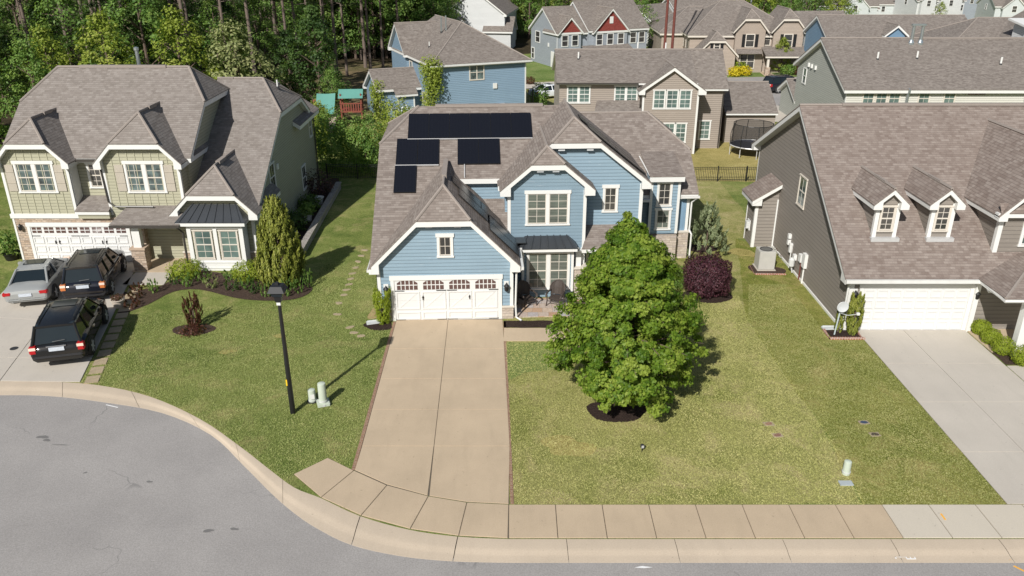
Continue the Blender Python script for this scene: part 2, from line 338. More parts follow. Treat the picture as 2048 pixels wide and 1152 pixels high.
# ---------------------------------------------------------------- house kit
class House:
    """collects one house's shell: wall, roof, fascia, ridge caps, gutters"""
    def __init__(s, name, label, loc, rz=0, cat='house', wall=blue, roof=sh_main, trim=white, group=None):
        s.t = thing(name, label, cat, loc, rz, group); s.wm, s.rm, s.tm = wall, roof, trim
        s.wall = MB(); s.roof = MB(); s.trim = MB(); s.cap = MB(); s.gut = MB(); s.cor = MB(); s.base = MB()
    def wing(s, axis, a0, a1, c, zr, hf, hb, mf, mb=None, ends=('g', 'g'), wf=None, wb=None, oe=.35, zb=-.2, ret=True, walls=True, fas=.26, caps=True):
        """roof block along axis; ridge at c, height zr; hf/hb eave distances, mf/mb slopes; ends: None, 'g' gable, 'h' hip, ('j', zclip, slope)"""
        mb = mf if mb is None else mb
        wf = hf - .38 if wf is None else wf; wb = hb - .38 if wb is None else wb
        def P(l, u, z): return (l, c + u, z) if axis == 'x' else (c + u, l, z)
        def zz(u): return zr - (mf * -u if u < 0 else mb * u)
        E = []
        for k, (e, a, sg) in enumerate(zip(ends, (a0, a1), (-1, 1))):
            if e is None: E.append((a, None, 0))
            elif e == 'g': E.append((a + sg * oe, None, 0))
            elif e == 'h': E.append((a + sg * .38, 'h', .0))
            else: E.append((a + sg * oe, e[1], (zr - e[1]) / e[2]))
        def outline(d, dz):
            """front polygon, back polygon, end polygons, pulled in by d and dropped by dz"""
            lo, hi = E[0][0] + (d if ends[0] else 0), E[1][0] - (d if ends[1] else 0); F = []; B = []; X = []
            f, b = -(hf - d), hb - d
            r0 = lo; r1 = hi; clips = []
            for k, (a, zc, ins) in enumerate(((lo, E[0][1], E[0][2]), (hi, E[1][1], E[1][2]))):
                if zc is None: clips.append(None); continue
                if zc == 'h':
                    zc = min(zz(f), zz(b)); ins = hf if hf == hb else (hf + hb) / 2
                uf, ub = -(zr - zc) / mf, (zr - zc) / mb; clips.append((a, uf, ub, zc))
                if k == 0: r0 = a + ins
                else: r1 = a - ins
            Ff = [P(lo, f, zz(f)), P(hi, f, zz(f))]; Bb = [P(lo, b, zz(b)), P(hi, b, zz(b))]
            if clips[1] and clips[1][1] > f + .02: Ff.append(P(hi, clips[1][1], clips[1][3]))
            Ff += [P(r1, 0, zr), P(r0, 0, zr)]
            if clips[0] and clips[0][1] > f + .02: Ff.append(P(lo, clips[0][1], clips[0][3]))
            if clips[1] and clips[1][2] < b - .02: Bb.append(P(hi, clips[1][2], clips[1][3]))
            Bb += [P(r1, 0, zr), P(r0, 0, zr)]
            if clips[0] and clips[0][2] < b - .02: Bb.append(P(lo, clips[0][2], clips[0][3]))
            polys = [Ff, Bb]
            for k, cl in enumerate(clips):
                if cl: polys.append([P(cl[0], max(cl[1], f), cl[3]), P(cl[0], min(cl[2], b), cl[3]), P((r0, r1)[k], 0, zr)])
            return [[(x, y, z - dz) for x, y, z in q] for q in polys], r0, r1, clips
        polys, r0, r1, clips = outline(0, 0)
        for q in polys: s.roof.slab(q, .05)
        for q in outline(.025, .052)[0]: s.trim.slab(q, fas)
        if caps:
            s.cap.tube([P(r0, 0, zr + .01), P(r1, 0, zr + .01)], .07, 6)
            for k, cl in enumerate(clips):
                if cl:
                    for u in (cl[1], cl[2]): s.cap.tube([P(cl[0], u, cl[3]), P((r0, r1)[k], 0, zr)], .07, 6)
        if ret and fas > .2:
            for k, e in enumerate(ends):
                if e in (None, 'h'): continue
                x0, x1 = (E[0][0] + .028, a0) if k == 0 else (a1, E[1][0] - .028)
                for sg, h, w, m in ((-1, hf, wf, mf), (1, hb, wb, mb)):
                    o, i = h - .03, w - .12; zb_ = zr - m * h - fas - .03
                    q = [(sg * o, zb_), (sg * i, zb_), (sg * i, zr - m * i - .1), (sg * o, zr - m * o - .1)]
                    s.trim.solid([P(x0, u, z) for u, z in q], [P(x1, u, z) for u, z in q])
        if walls:
            W = s.wall
            for sg, w, m in ((-1, wf, mf), (1, wb, mb)):
                zt = zr - m * w - .14; W.face([P(a0, sg * w, zb), P(a1, sg * w, zb), P(a1, sg * w, zt), P(a0, sg * w, zt)])
            for k, e in enumerate(ends):
                if e is None: continue
                a = (a0, a1)[k]; zf, zk = zr - mf * wf - .14, zr - mb * wb - .14
                q = [(-wf, zb), (wb, zb), (wb, zk)]
                if e == 'g': q += [(0, zr - .14)]
                elif e != 'h':
                    zc = min(zr - .14, e[1] + e[2] * oe - .14)
                    q += [((zr - .14 - zc) / mb, zc), (-(zr - .14 - zc) / mf, zc)]
                q += [(-wf, zf)]
                W.face([P(a, u, z) for u, z in q])
        return s
    def corner(s, x, y, z0, z1, w=.13, p=.025):
        s.cor.box(x - p if w > 0 else x + w, x + w if w > 0 else x + p, y - p, y + abs(w), z0, z1); return s
    def finish(s, gut=gutter_w, capm=cap_m, cor=None, base=None):
        t = s.t
        for mb, n, m in ((s.wall, 'wall', s.wm), (s.roof, 'roof', s.rm), (s.trim, 'fascia', s.tm), (s.cap, 'ridge_cap', capm), (s.gut, 'gutter', gut), (s.cor, 'corner_board', cor or s.tm), (s.base, 'stone_base', base or stone)):
            if mb.f and n in ('gutter', 'corner_board', 'stone_base', 'ridge_cap'): mb.split(n, m, t)
            elif mb.f: mb.build(n, m, t)
        return t
def FR(v, u0, z0): return lambda a, b, z: (u0 + a, v - b, z0 + z)
def RT(x, y0, z0): return lambda a, b, z: (x + b, y0 + a, z0 + z)
def LF(x, y0, z0): return lambda a, b, z: (x - b, y0 - a, z0 + z)
def window(t, T, w, h, cols=1, mun=(2, 2), dh=True, trim=white, sash=None, pane=pane_main, tw=.11, head=.17, sill=.08, mull=.12):
    """framed window; T maps (across, out, up) with its origin at the glass's lower left"""
    sash = sash or trim; W = cols * w + (cols - 1) * mull
    f = MB(T); f.box(-tw, 0, 0, .05, -.02, h).box(W, W + tw, 0, .05, -.02, h).box(-tw - .05, W + tw + .05, 0, .065, h, h + head).box(-tw - .03, W + tw + .03, 0, .07, -sill - .02, -.02)
    for k in range(1, cols): f.box(k * (w + mull) - mull, k * (w + mull), 0, .045, -.02, h)
    fo = f.build('window', trim, t); s = MB(T); p = MB(T)
    for k in range(cols):
        x = k * (w + mull); p.box(x, x + w, 0, .012, 0, h)
        if not mun: continue
        s.box(x, x + .035, .013, .03, 0, h).box(x + w - .035, x + w, .013, .03, 0, h).box(x + .035, x + w - .035, .013, .03, 0, .045).box(x + .035, x + w - .035, .013, .03, h - .04, h)
        if dh: s.box(x + .035, x + w - .035, .013, .034, h / 2 - .03, h / 2 + .03)
        nx, nz = mun
        for i in range(1, nx): s.box(x + w * i / nx - .012, x + w * i / nx + .012, .013, .022, .045, h - .04)
        for i in range(1, nz * (2 if dh else 1)):
            if dh and i == nz: continue
            z = h * i / (nz * (2 if dh else 1)); s.box(x + .035, x + w - .035, .013, .021, z - .012, z + .012)
    if s.f: s.build('sash', sash, fo)
    p.build('pane', pane, fo); return fo
def far_window(t, T, w, h, trim=white, pane=pane_dark):
    f = MB(T); f.box(-.1, 0, 0, .06, -.1, h + .1).box(w, w + .1, 0, .06, -.1, h + .1).box(0, w, 0, .06, h, h + .1).box(0, w, 0, .06, -.1, 0).box(0, w, .02, .05, h / 2 - .03, h / 2 + .03)
    if w > 1.3: f.box(w / 2 - .05, w / 2 + .05, .02, .055, 0, h / 2 - .03).box(w / 2 - .05, w / 2 + .05, .02, .055, h / 2 + .03, h)
    fo = f.build('window', trim, t); MB(T).box(0, w, 0, .015, 0, h).build('pane', pane, fo); return fo
def garage_door(t, T, w, h, style='long', trimm=white):
    f = MB(T); f.box(-.16, 0, 0, .06, 0, h).box(w, w + .16, 0, .06, 0, h).box(-.2, w + .2, 0, .075, h, h + .22); f.build('door_frame', trimm, t)
    d = MB(T); d.box(0, w, .0, .012, 0, h); rows = 4; rh = h / rows; glass = []
    for r in range(rows): d.box(.004, w - .004, .013, .024, r * rh + .008, (r + 1) * rh - .008)
    n = 8 if style != 'arch' else 4
    def pan(x0, x1, z0, z1, o=.025):
        d.box(x0, x1, o, o + .03, z0, z0 + .06).box(x0, x1, o, o + .03, z1 - .06, z1).box(x0, x0 + .06, o, o + .03, z0 + .06, z1 - .06).box(x1 - .06, x1, o, o + .03, z0 + .06, z1 - .06)
    for r in range(rows):
        for k in range(n):
            x0, x1 = w * k / n + .05, w * (k + 1) / n - .05; z0, z1 = r * rh + .07, (r + 1) * rh - .07
            if r == 3 and style == 'small': glass.append((x0 + .02, x1 - .02, z0 + .08, z1 + .02, False))
            elif r == 3 and style == 'arch': glass.append((x0 + .08, x1 - .08, z0 - .04, z1 + .06, True))
            elif style == 'arch':
                if r == 2: pan(x0, x1, z0 - rh * 1.0 + .0, z1); d.solid([(x0 + .1, .026, z0 - rh + .08), (x0 + .2, .026, z0 - rh + .08), (x1 - .1, .026, z1 - .08), (x1 - .2, .026, z1 - .08)], [(x0 + .1, .036, z0 - rh + .08), (x0 + .2, .036, z0 - rh + .08), (x1 - .1, .036, z1 - .08), (x1 - .2, .036, z1 - .08)])
                elif r == 0: pan(x0, x1, z0, z1)
            else: pan(x0, x1, z0, z1)
    for x0, x1, z0, z1, arch in glass:
        nx = 5 if arch else 2
        for i in range(1, nx): x = x0 + (x1 - x0) * i / nx; d.box(x - .018, x + .018, .03, .042, z0, z1 - (.0 if not arch or i in (2, 3) else .03))
        d.box(x0, x1, .03, .04, (z0 + z1) / 2 - .02, (z0 + z1) / 2 + .02)
    do = d.build('garage_door', white_d, t)
    for x0, x1, z0, z1, arch in glass:
        q = [(x0, z0), (x1, z0), (x1, z1)]
        if arch: q = [(x0, z0), (x1, z0), (x1, z1 - .14), (x1 - .16, z1 - .03), ((x0 + x1) / 2, z1), (x0 + .16, z1 - .03), (x0, z1 - .14)]
        else: q += [(x0, z1)]
        MB(T).solid([(a, .025, c) for a, c in q], [(a, .034, c) for a, c in q]).build('window', gpane, do)
    if style != 'long':
        for z in (h * .74, .06):
            for x, sg in ((.0, 1), (w / 2 - .02, -1), (w / 2 + .02, 1), (w, -1)):
                if style == 'small' and z < .1: continue
                MB(T).box(min(x, x + sg * .46), max(x, x + sg * .46), .041, .05, z - .018, z + .018).build('hinge', black, do)
        for x in ((w * .27, w * .72) if style == 'arch' else (w * .235, w * .275, w * .725, w * .765)):
            MB(T).box(x - .02, x + .02, .041, .09, h * .52, h * .52 + .2).box(x - .05, x + .05, .041, .055, h * .52 + .08, h * .52 + .13).build('handle', black, do)
    return do
def wall_lamp(t, T):
    m = MB(T).box(-.11, .11, 0, .03, 0, .34).build('lamp_plate', white, t)
    k = MB(); k.lathe([(.04, 0), (.09, .04), (.11, .26), (.14, .27), (.03, .4)], T(0, .17, -.12), 10); k.tube([T(0, .03, .2), T(0, .12, .3), T(0, .17, .26)], .018, 6); k.build('wall_lamp', black, t)
def downspout(t, pts, mat=gutter_w, r=.05): return MB().tube(pts, r, 6).build('downspout', mat, t)
def vent_pipe(t, p, h=.45, r=.05, mat=white):
    MB().tube([(p[0], p[1], p[2] - .15), (p[0], p[1], p[2] + h)], r, 8).build('vent_pipe', mat, t); MB().lathe([(.13, -.1), (.11, .06), (.06, .1)], p, 8).build('vent_flashing', dark, t)
# ================================================================ main blue house
H = House('blue_house', 'two storey blue sided house in the middle with black solar panels on its roof', (-5.51, 34.65, 0), 2.6)
t = H.t
# great front slope with its stepped lower edge, back slope, clipped hip on the left
m = .577
def zs(v): return 2.83 + m * (v + .35)
zrid = zs(9.2)
front = [(-1.02, -.35), (-.96, -.35), (-.6, .12), (2.3, .12), (2.3, 4.5), (12.0, 4.5), (9.0, 9.2), (.89, 9.2), (-1.02, 6.7)]
H.roof.slab([(u, v, zs(v)) for u, v in front], .05)
H.trim.slab([(u + (.025 if u < 0 else 0), v + .02, zs(v + .02) - .052) for u, v in front], .24)
back = [(-1.02, 18), (12.2, 18), (9.0, 9.2), (.89, 9.2), (-1.02, 11.7)]
H.roof.slab([(u, v, zs(18.4 - v)) for u, v in back], .05); H.trim.slab([(u + (.025 if u < 0 else 0), v, zs(18.4 - v) - .052) for u, v in back], .24)
H.roof.slab([(-1.02, 6.7, zs(6.7)), (-1.02, 11.7, zs(6.7)), (.89, 9.2, zrid)], .05); H.trim.slab([(-.99, 6.75, zs(6.7) - .052), (-.99, 11.65, zs(6.7) - .052), (.89, 9.2, zrid - .052)], .24)
for a in ([(-1.02, 6.7, zs(6.7)), (.89, 9.2, zrid)], [(-1.02, 11.7, zs(6.7)), (.89, 9.2, zrid)]): H.cap.tube(a, .07, 6)
H.cap.box(1.8, 7.6, 9.05, 9.35, zrid - .05, zrid + .09)
H.wall.face([(-.77, 0, -.2), (-.77, 17.6, -.2), (-.77, 17.6, 2.8), (-.77, 11.5, zs(6.7) + .1), (-.77, 6.9, zs(6.7) + .1), (-.77, 0, 2.75)]); H.wall.face([(-.77, 17.6, -.2), (15.3, 17.6, -.2), (15.3, 17.6, 3), (-.77, 17.6, 3)])
# garage wing, gable wings
H.wing('y', 0, 5.7, 2.415, 6.3, 3.5, 3.5, 1.0, ends=(('j', 5.08, .87), None), wf=3.135, wb=3.135)
H.cap.box(2.3, 2.53, 2.4, 5.4, 6.2, 6.42)
H.wing('y', 3.0, 8, 7.37, 7.48, 2.33, 2.33, .85, ends=(('j', 6.8, .85), None), wf=1.91, wb=1.91, zb=2.3)
H.wing('y', 4.0, 9.6, 8.8, 8.56, 3.83, 3.83, .8, ends=(('j', 7.6, .8), None), wf=3.46, wb=3.46, zb=-.2)
H.wing('x', 8, 15.65, 12.2, 7.3, 5.0, 5.0, .69, ends=(None, ('j', 5.65, .8)), wf=4.65, wb=4.65, oe=.41)
# lower part of A, bay and porch walls
H.wall.box(5.46, 9.28, 3.0, 4, -.2, 2.3); H.wall.box(5.46, 5.55, 3.02, 4.8, 2.3, 5.2)
H.wall.box(6.13, 8.67, 2.41, 3.0, -.2, 2.62)
H.wall.box(2.6, 5.46, 4.8, 4.95, 3.2, 5.6)               # recessed wall under the stepped slope
H.roof.slab([(3.2, 2.2, 2.97), (5.46, 2.2, 2.97), (5.46, 4.8, 4.47), (3.2, 4.8, 4.47)], .08); H.trim.box(5.2, 5.45, 2.14, 2.2, 2.75, 2.95)
H.trim.box(3.12, 5.1, 4.46, 4.52, 5.36, 5.6)
# porch roof beside the bay
H.roof.slab([(9.1, 2.5, 2.56), (12.3, 2.5, 2.56), (12.3, 4.0, 3.27), (9.28, 4.0, 3.27), (9.28, 3.0, 2.8)], .06); H.trim.box(9.1, 12.3, 2.52, 2.58, 2.3, 2.5); H.trim.box(9.1, 12.3, 2.58, 4.0, 2.36, 2.42)
# stone: pier, garage skirts, right base
H.base.box(8.67, 9.32, 2.5, 3.15, -.1, 1.46); H.base.box(-.8, -.16, -.05, .2, -.1, .6); H.base.box(5.04, 5.58, -.05, .2, -.1, .6); H.base.box(5.5, 5.6, .2, 2.2, -.1, .6)
H.base.box(13.0, 15.72, 7.42, 7.9, -.1, 1.55)
ledge = MB().box(8.6, 9.39, 2.43, 3.2, 1.46, 1.55).box(5.02, 5.62, -.09, .2, .6, .68).box(-.84, -.14, -.09, .2, .6, .68).box(12.95, 15.77, 7.36, 7.9, 1.55, 1.64); ledge.split('stone_ledge', cream_t, t)
H.cor.box(8.82, 9.1, 2.68, 2.96, 1.55, 2.36)
# corner boards
for x, y, z0, z1, w in ((-.72, 0, .68, 2.6, .13), (5.55, 0, .68, 2.6, -.13), (5.46, 3.0, 2.9, 5.4, .13), (9.28, 3.0, 1.0, 5.4, -.13), (12.26, 4.0, 2.7, 5.4, -.15), (6.13, 2.41, .3, 2.6, .1), (8.67, 2.41, .3, 2.6, -.1), (15.65, 7.55, 1.64, 3.6, -.13)): H.corner(x, y, z0, z1, w)
# right hand tower with stacked windows and boarded wall
H.wall.box(13.35, 14.95, 7.05, 7.6, 1.64, 4.75); H.base.box(13.35, 14.95, 6.95, 7.42, -.1, 1.55)
H.trim.box(13.2, 15.1, 6.75, 6.8, 4.66, 4.92); H.roof.slab([(13.2, 6.75, 4.98), (15.1, 6.75, 4.98), (15.1, 9.7, 5.6), (13.2, 9.7, 5.6)], .05); H.trim.box(13.22, 15.08, 6.8, 7.05, 4.7, 4.76)
H.wall.box(13.37, 14.93, 7.1, 9.2, 4.0, 4.75)
H.corner(13.35, 7.05, 1.64, 4.66, .12).corner(14.95, 7.05, 1.64, 4.66, -.12)
bb = MB(); bb.box(14.96, 15.5, 7.52, 7.549, 1.64, 3.6)
for u in (15.05, 15.35): bb.box(u, u + .05, 7.5, 7.52, 1.64, 3.6)
bb.build('board_panel', blue_bb, t); H.trim.box(12.3, 13.34, 6.9, 7.3, 3.5, 3.62)
MB().tube([(13.1, 9.4, 5.4), (13.22, 6.95, 4.97)], .035, 6).build('flashing', white, t)
H.gut.box(-1.16, -1.04, -.3, 3, 2.6, 2.72).box(5.93, 6.05, -.35, 2.4, 2.62, 2.76).box(5.1, 6.1, 2.02, 2.14, 2.66, 2.78).box(15.1, 16.1, 7.08, 7.2, 3.62, 3.74); H.finish(base=stone2)
downspout(t, [(5.98, -.25, 2.62), (5.72, -.06, 2.35), (5.68, -.06, .75), (5.72, -.1, .1), (5.95, -.35, .05)], white); downspout(t, [(15.95, 7.15, 3.62), (15.75, 7.4, 3.3), (15.75, 7.4, 1.7), (15.85, 7.25, 1.5), (15.85, 7.25, .1)], white)
downspout(t, [(5.9, .2, 2.65), (5.96, 2.0, 2.6)], white); downspout(t, [(8.85, 2.3, 2.65), (8.98, 2.9, 2.4)], white)
# metal roof over the bay
mr = MB(); e = [(5.95, 2.05, 2.74), (8.84, 2.05, 2.74), (8.84, 3, 2.74), (5.95, 3, 2.74)]; tp = [(6.3, 3.0, 3.08), (8.45, 3.0, 3.08)]
mr.solid([e[0], e[1], tp[1], tp[0]], [(5.95, 2.05, 2.7), (8.84, 2.05, 2.7), (8.45, 2.98, 2.7), (6.3, 2.98, 2.7)]); mr.face([e[0], tp[0], e[3]]); mr.face([e[1], e[2], tp[1]])
for i in range(7):
    u = 6.12 + i * .42; k = 6.42 + i * .325; mr.solid([(u - .02, 2.05, 2.745), (u + .02, 2.05, 2.745), (k + .02, 3, 3.085), (k - .02, 3, 3.085)], [(u - .02, 2.05, 2.785), (u + .02, 2.05, 2.785), (k + .02, 3, 3.125), (k - .02, 3, 3.125)])
mr.box(5.5, 6.3, 2.2, 3.0, 2.98, 3.02); mr.build('bay_metal_roof', metal_r, t)
MB().box(5.97, 8.82, 2.07, 2.12, 2.55, 2.7).box(6.05, 8.75, 2.12, 2.41, 2.6, 2.66).build('bay_fascia', white, t)
# windows, doors, lamps
sm = cream_t
window(t, FR(0, 2.19, 3.28), .52, .9, 1, (2, 2), False, white, sm, pane_dark)
window(t, FR(3.0, 6.42, 3.72), .9, 1.53, 2, (2, 2), True, white, sm, pane_main, mull=.16)
window(t, FR(4.0, 10.36, 4.02), .56, 1.18, 1, (2, 3), False, white, sm, pane_dark)
window(t, FR(2.41, 6.46, .52), .88, 1.85, 2, (2, 2), True, white, sm, pane_main, mull=.18, head=.12)
window(t, FR(7.05, 13.8, 3.3), .62, 1.2, 1, (2, 3), False, white, sm, pane_dark, head=.12)
window(t, FR(7.05, 13.8, 1.95), .66, 1.05, 1, (2, 3), False, white, sm, pane_main, head=.12)
window(t, FR(4.0, 9.62, .05), .3, 2.0, 1, (1, 5), False, cream_t, white, pane_sky, head=.12)
d = MB(FR(4.0, 10.15, .05)).box(0, .95, 0, .05, 0, 2.05).box(.15, .8, .05, .06, .2, .9).box(.15, .8, .05, .06, 1.1, 1.9).build('front_door', plain('door_brown', (.12, .05, .03), .4), t); MB(FR(4.0, 10.15, .05)).box(.06, .1, .05, .11, .9, 1.1).build('handle', chrome, d)
garage_door(t, FR(0, .02, 0), 4.86, 2.08, 'arch')
wall_lamp(t, FR(0, -.36, 1.55)); wall_lamp(t, FR(0, 5.25, 1.6))
for u, v, z in ((1.75, -.2, 4.9), (3.05, -.2, 4.9), (7.0, 2.8, 6.58), (7.75, 2.8, 6.58), (8.1, 3.8, 7.36), (9.5, 3.8, 7.36)): MB().box(u - .16, u + .16, v - .05, v + .05, z - .2, z - .085).build('soffit_vent', grey_t, t)
# solar panels, flush mounted on the slopes
def panel(T):
    p = MB(T).box(.012, 1.058, .012, 1.868, .06, .1).build('solar_panel', solar, t); MB(T).box(0, 1.07, 0, .012, .055, .104).box(0, 1.07, 1.868, 1.88, .055, .104).box(0, .012, .012, 1.868, .055, .104).box(1.058, 1.07, .012, 1.868, .055, .104).build('panel_frame', black, p)
ca = 1 / math.hypot(1, m)
def main_T(u0, v0): return lambda a, s, n: (u0 + a, v0 + s * ca - n * m * ca, zs(v0) + s * m * ca + n * ca)
st = 1.885
for u0, v0 in [(.42 + 1.08 * i, 6.96) for i in range(6)] + [(-.12, 5.31), (.97, 5.31), (3.0, 5.31), (4.08, 5.31), (-.14, 3.66)]: panel(main_T(u0, v0))
MB(main_T(.4, 6.9)).box(0, 6.5, -.012, .028, .04, .108).build('panel_rail', alloy, t); MB(main_T(-.15, 5.26)).box(0, 2.2, -.012, .03, .04, .108).build('panel_rail', alloy, t)
r2 = math.sqrt(.5)
def gar_T(v0, s0): return lambda a, s, n: (2.415 + (s0 + s) * r2 + n * r2, v0 + a, 6.3 - (s0 + s) * r2 + n * r2)
for v0, s0 in ((2.55, .45), (1.45, .9), (2.55, 2.36), (.55, 2.9), (1.65, 2.9)): panel(gar_T(v0, s0))
cb = 1 / math.hypot(1, .8)
def b_T(v0, s0): return lambda a, s, n: (8.8 + (s0 + s) * cb + n * .8 * cb, v0 + a, 8.56 - (s0 + s) * .8 * cb + n * cb)
for v0, s0 in ((4.45, .85), (5.55, .45), (4.45, 2.75), (5.55, 2.35)): panel(b_T(v0, s0))
MB().tube([(3.35, 5.0, 5.5), (3.35, 5.0, 6.0)], .03, 6).tube([(3.35, 4.48, 5.2), (3.35, 4.55, 5.72), (3.35, 5.3, 6.15)], .03, 6).build('conduit', alloy, t)
# ================================================================ ground, street, pavements
back_l = [(-90, 22), (-45, 25.5), (-32, 27.9), (-25, 28.9), (-21.01, 29.0), (-18.93, 28.91), (-16.75, 28.6), (-14.35, 27.73), (-11.79, 26.1), (-9.73, 24.31), (-8.27, 22.92), (-7.2, 21.95), (-6.2, 21.4), (-4.79, 20.52), (-3.17, 19.88), (-1.66, 19.57), (-.12, 19.46), (20, 19.46), (120, 19.46)]
front_l = [(-90, 21), (-45, 24.5), (-32, 26.9), (-25, 27.85), (-20.43, 28.0), (-18.44, 27.93), (-16.21, 27.5), (-13.5, 26.7), (-11.1, 25.2), (-9.3, 23.3), (-7.9, 21.75), (-7.0, 20.85), (-6.1, 20.1), (-4.85, 19.32), (-3.31, 18.84), (-1.75, 18.62), (-.1, 18.56), (20, 18.56), (120, 18.56)]
def smooth(pts, n=4):
    out = []
    for i in range(len(pts) - 1):
        p0, p1, p2, p3 = pts[max(i - 1, 0)], pts[i], pts[i + 1], pts[min(i + 2, len(pts) - 1)]
        for k in range(n):
            s = k / n; out.append(tuple(.5 * (2 * b + (c - a) * s + (2 * a - 5 * b + 4 * c - d) * s * s + (3 * b - a - 3 * c + d) * s ** 3) for a, b, c, d in zip(p0, p1, p2, p3)))
    return out + [pts[-1]]
def dens(pts, step=1.0, jit=0.0, seed=1):
    rnd = random.Random(seed); out = []
    for a, b in zip(pts, pts[1:] + pts[:1]):
        L = math.dist(a, b); n = max(1, int(L / step))
        for k in range(n):
            s = k / n; out.append((a[0] + (b[0] - a[0]) * s + (rnd.uniform(-jit, jit) if k else 0), a[1] + (b[1] - a[1]) * s + (rnd.uniform(-jit, jit) if k else 0)))
    return out
Bl, Fl = smooth(back_l[:-2]) + back_l[-2:], smooth(front_l[:-2]) + front_l[-2:]
sheet('ground', Bl + [(600, 19.46), (600, 135), (56, 135), (56, 900), (-600, 900), (-600, 22)], 0, g_left)
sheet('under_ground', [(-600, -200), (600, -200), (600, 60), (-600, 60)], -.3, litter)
sheet('road', [(-120, -40), (120, -40), (120, 30), (-120, 30)], -.1, asph_m)
struct('valley', MB().grid([[(x, y, -min(y - 135, 205) * .055 * min(1, (x - 56) / 14)) for x in (56, 58, 60, 63, 66, 70, 100, 150, 250, 600)] for y in (135, 150, 170, 200, 240, 290, 340, 900)]), g_left, recalc=False)
# rolled kerb in cast lengths with open joints
kb = MB(); prof = [(0, 0), (.42, -.008), (.56, -.028), (.68, -.06), (.76, -.07), (1, -.09), (1.0, -.16)]
def along(line, d):
    for a, b in zip(line, line[1:]):
        L = math.dist(a, b)
        if d <= L: return (a[0] + (b[0] - a[0]) * d / L, a[1] + (b[1] - a[1]) * d / L)
        d -= L
    return line[-1]
i0 = 0; seg = []; acc = 0
pairs = [(b, f) for b, f in zip(Bl, Fl)]
dense = []
for (b0, f0), (b1, f1) in zip(pairs, pairs[1:]):
    n = max(1, int(math.dist(b0, b1) / .25))
    for k in range(n): s = k / n; dense.append(((b0[0] + (b1[0] - b0[0]) * s, b0[1] + (b1[1] - b0[1]) * s), (f0[0] + (f1[0] - f0[0]) * s, f0[1] + (f1[1] - f0[1]) * s)))
run = []; L = 0
def kerb_piece(run):
    rows = [[(b[0] + (f[0] - b[0]) * k, b[1] + (f[1] - b[1]) * k, z) for k, z in prof] for b, f in run]
    kb.grid(rows)
for i, (b, f) in enumerate(dense):
    if run: L += math.dist(b, run[-1][0])
    run.append((b, f))
    if L > 3.05 and -60 < b[0] < 60:
        kerb_piece(run); e = dense[min(i + 1, len(dense) - 1)]; q = .06
        run = [tuple((p[0] + (r[0] - p[0]) * q, p[1] + (r[1] - p[1]) * q) for p, r in zip((b, f), e))]; L = 0
if len(run) > 1: kerb_piece(run)
struct('kerb', kb, curb_m, recalc=False, smooth=True)
struct('kerb_bed', MB().grid([[(b[0], b[1], -.03), (b[0] + (f[0] - b[0]) * .5, b[1] + (f[1] - b[1]) * .5, -.06), (f[0], f[1], -.115)] for b, f in dense]), joint, recalc=False)
# pavement slabs
sw_out = [(-7.4, 22.66), (-6.2, 21.42), (-4.75, 20.53), (-3.13, 19.9), (-1.62, 19.59), (-.12, 19.48)]
sw_in = [(-6.44, 23.6), (-5.39, 22.86), (-4.15, 22.05), (-2.72, 21.48), (-1.45, 21.16), (-.1, 21.06)]
tan_s = MB(); new_s = MB()
def slab(m, q, d=.012): m.slab([(x, y, .03) for x, y in inset(q, d)], .1)
slab(tan_s, [sw_out[0], sw_out[1], sw_in[1], sw_in[0]])
for a, b, c, d in zip(sw_out[1:], sw_out[2:], sw_in[2:], sw_in[1:]): slab(tan_s, [a, b, c, d])
x = -.1
while x < 60:
    slab(tan_s if x < 11.4 else new_s, [(x, 19.48), (x + 1.495, 19.48), (x + 1.495, 21.06), (x, 21.06)]); x += 1.495
struct('pavement', tan_s, conc_tan, bevel=.008); struct('pavement_new_slabs', new_s, conc_new, bevel=.008)
sheet('pavement_bed', sw_out + [(60, 19.48), (60, 21.06)] + sw_in[::-1], .006, joint)
# driveways
dv = MB(); ys = [34.72, 31.75, 29.1, 26.74, 24.3]
def ed(y): return -5.42 - (y - 29) * .012, -.24 - (y - 29) * .035
top = sw_in
for y1, y0 in zip(ys, ys[1:]):
    for s in (0, 1):
        (l0, r0), (l1, r1) = ed(y0), ed(y1); m0, m1 = -2.72 - (y0 - 21.5) * .0237, -2.72 - (y1 - 21.5) * .0237
        q = [(l0, y0), (m0, y0), (m1, y1), (l1, y1)] if s == 0 else [(m0, y0), (r0, y0), (r1, y1), (m1, y1)]
        dv.slab([(x, y, .03) for x, y in inset(q, .009)], .08)
l, r = ed(24.3); mm = -2.72 - 2.8 * .0237
dv.slab([(x, y, .03) for x, y in inset([(-5.38, 22.9), (-4.15, 22.09), (-2.74, 21.52), (mm, 24.3), (l, 24.3)], .012)], .08); dv.slab([(x, y, .03) for x, y in inset([(-2.7, 21.5), (-1.45, 21.19), (-.1, 21.09), (r, 24.3), (mm, 24.3)], .012)], .08)
struct('driveway', dv, conc_tan, bevel=.006)
sheet('driveway_bed', [(-5.42, 22.9), (-4.15, 22.05), (-2.72, 21.5), (-1.45, 21.18), (-.08, 21.08), (-.45, 34.85), (-5.5, 34.7)], .008, joint)
bd = MB()                                                   # flush brick edging both sides of the drive
for (l0, r0), (l1, r1), y0, y1 in ((ed(22.9), ed(34.5), 22.9, 34.5),): bd.slab([(l0 - .14, y0, .02), (l0 - .015, y0, .02), (l1 - .015, y1, .02), (l1 - .14, y1, .02)], .05)
bd.slab([(-.05, 21.1, .02), (.06, 21.1, .02), (-.3, 34.5, .02), (-.42, 34.5, .02)], .05); struct('brick_edging', bd, masonry('edging_brick', [(.28, .16, .1), (.33, .2, .13), (.24, .13, .09)], .2, .1, (.3, .22, .16), .4))
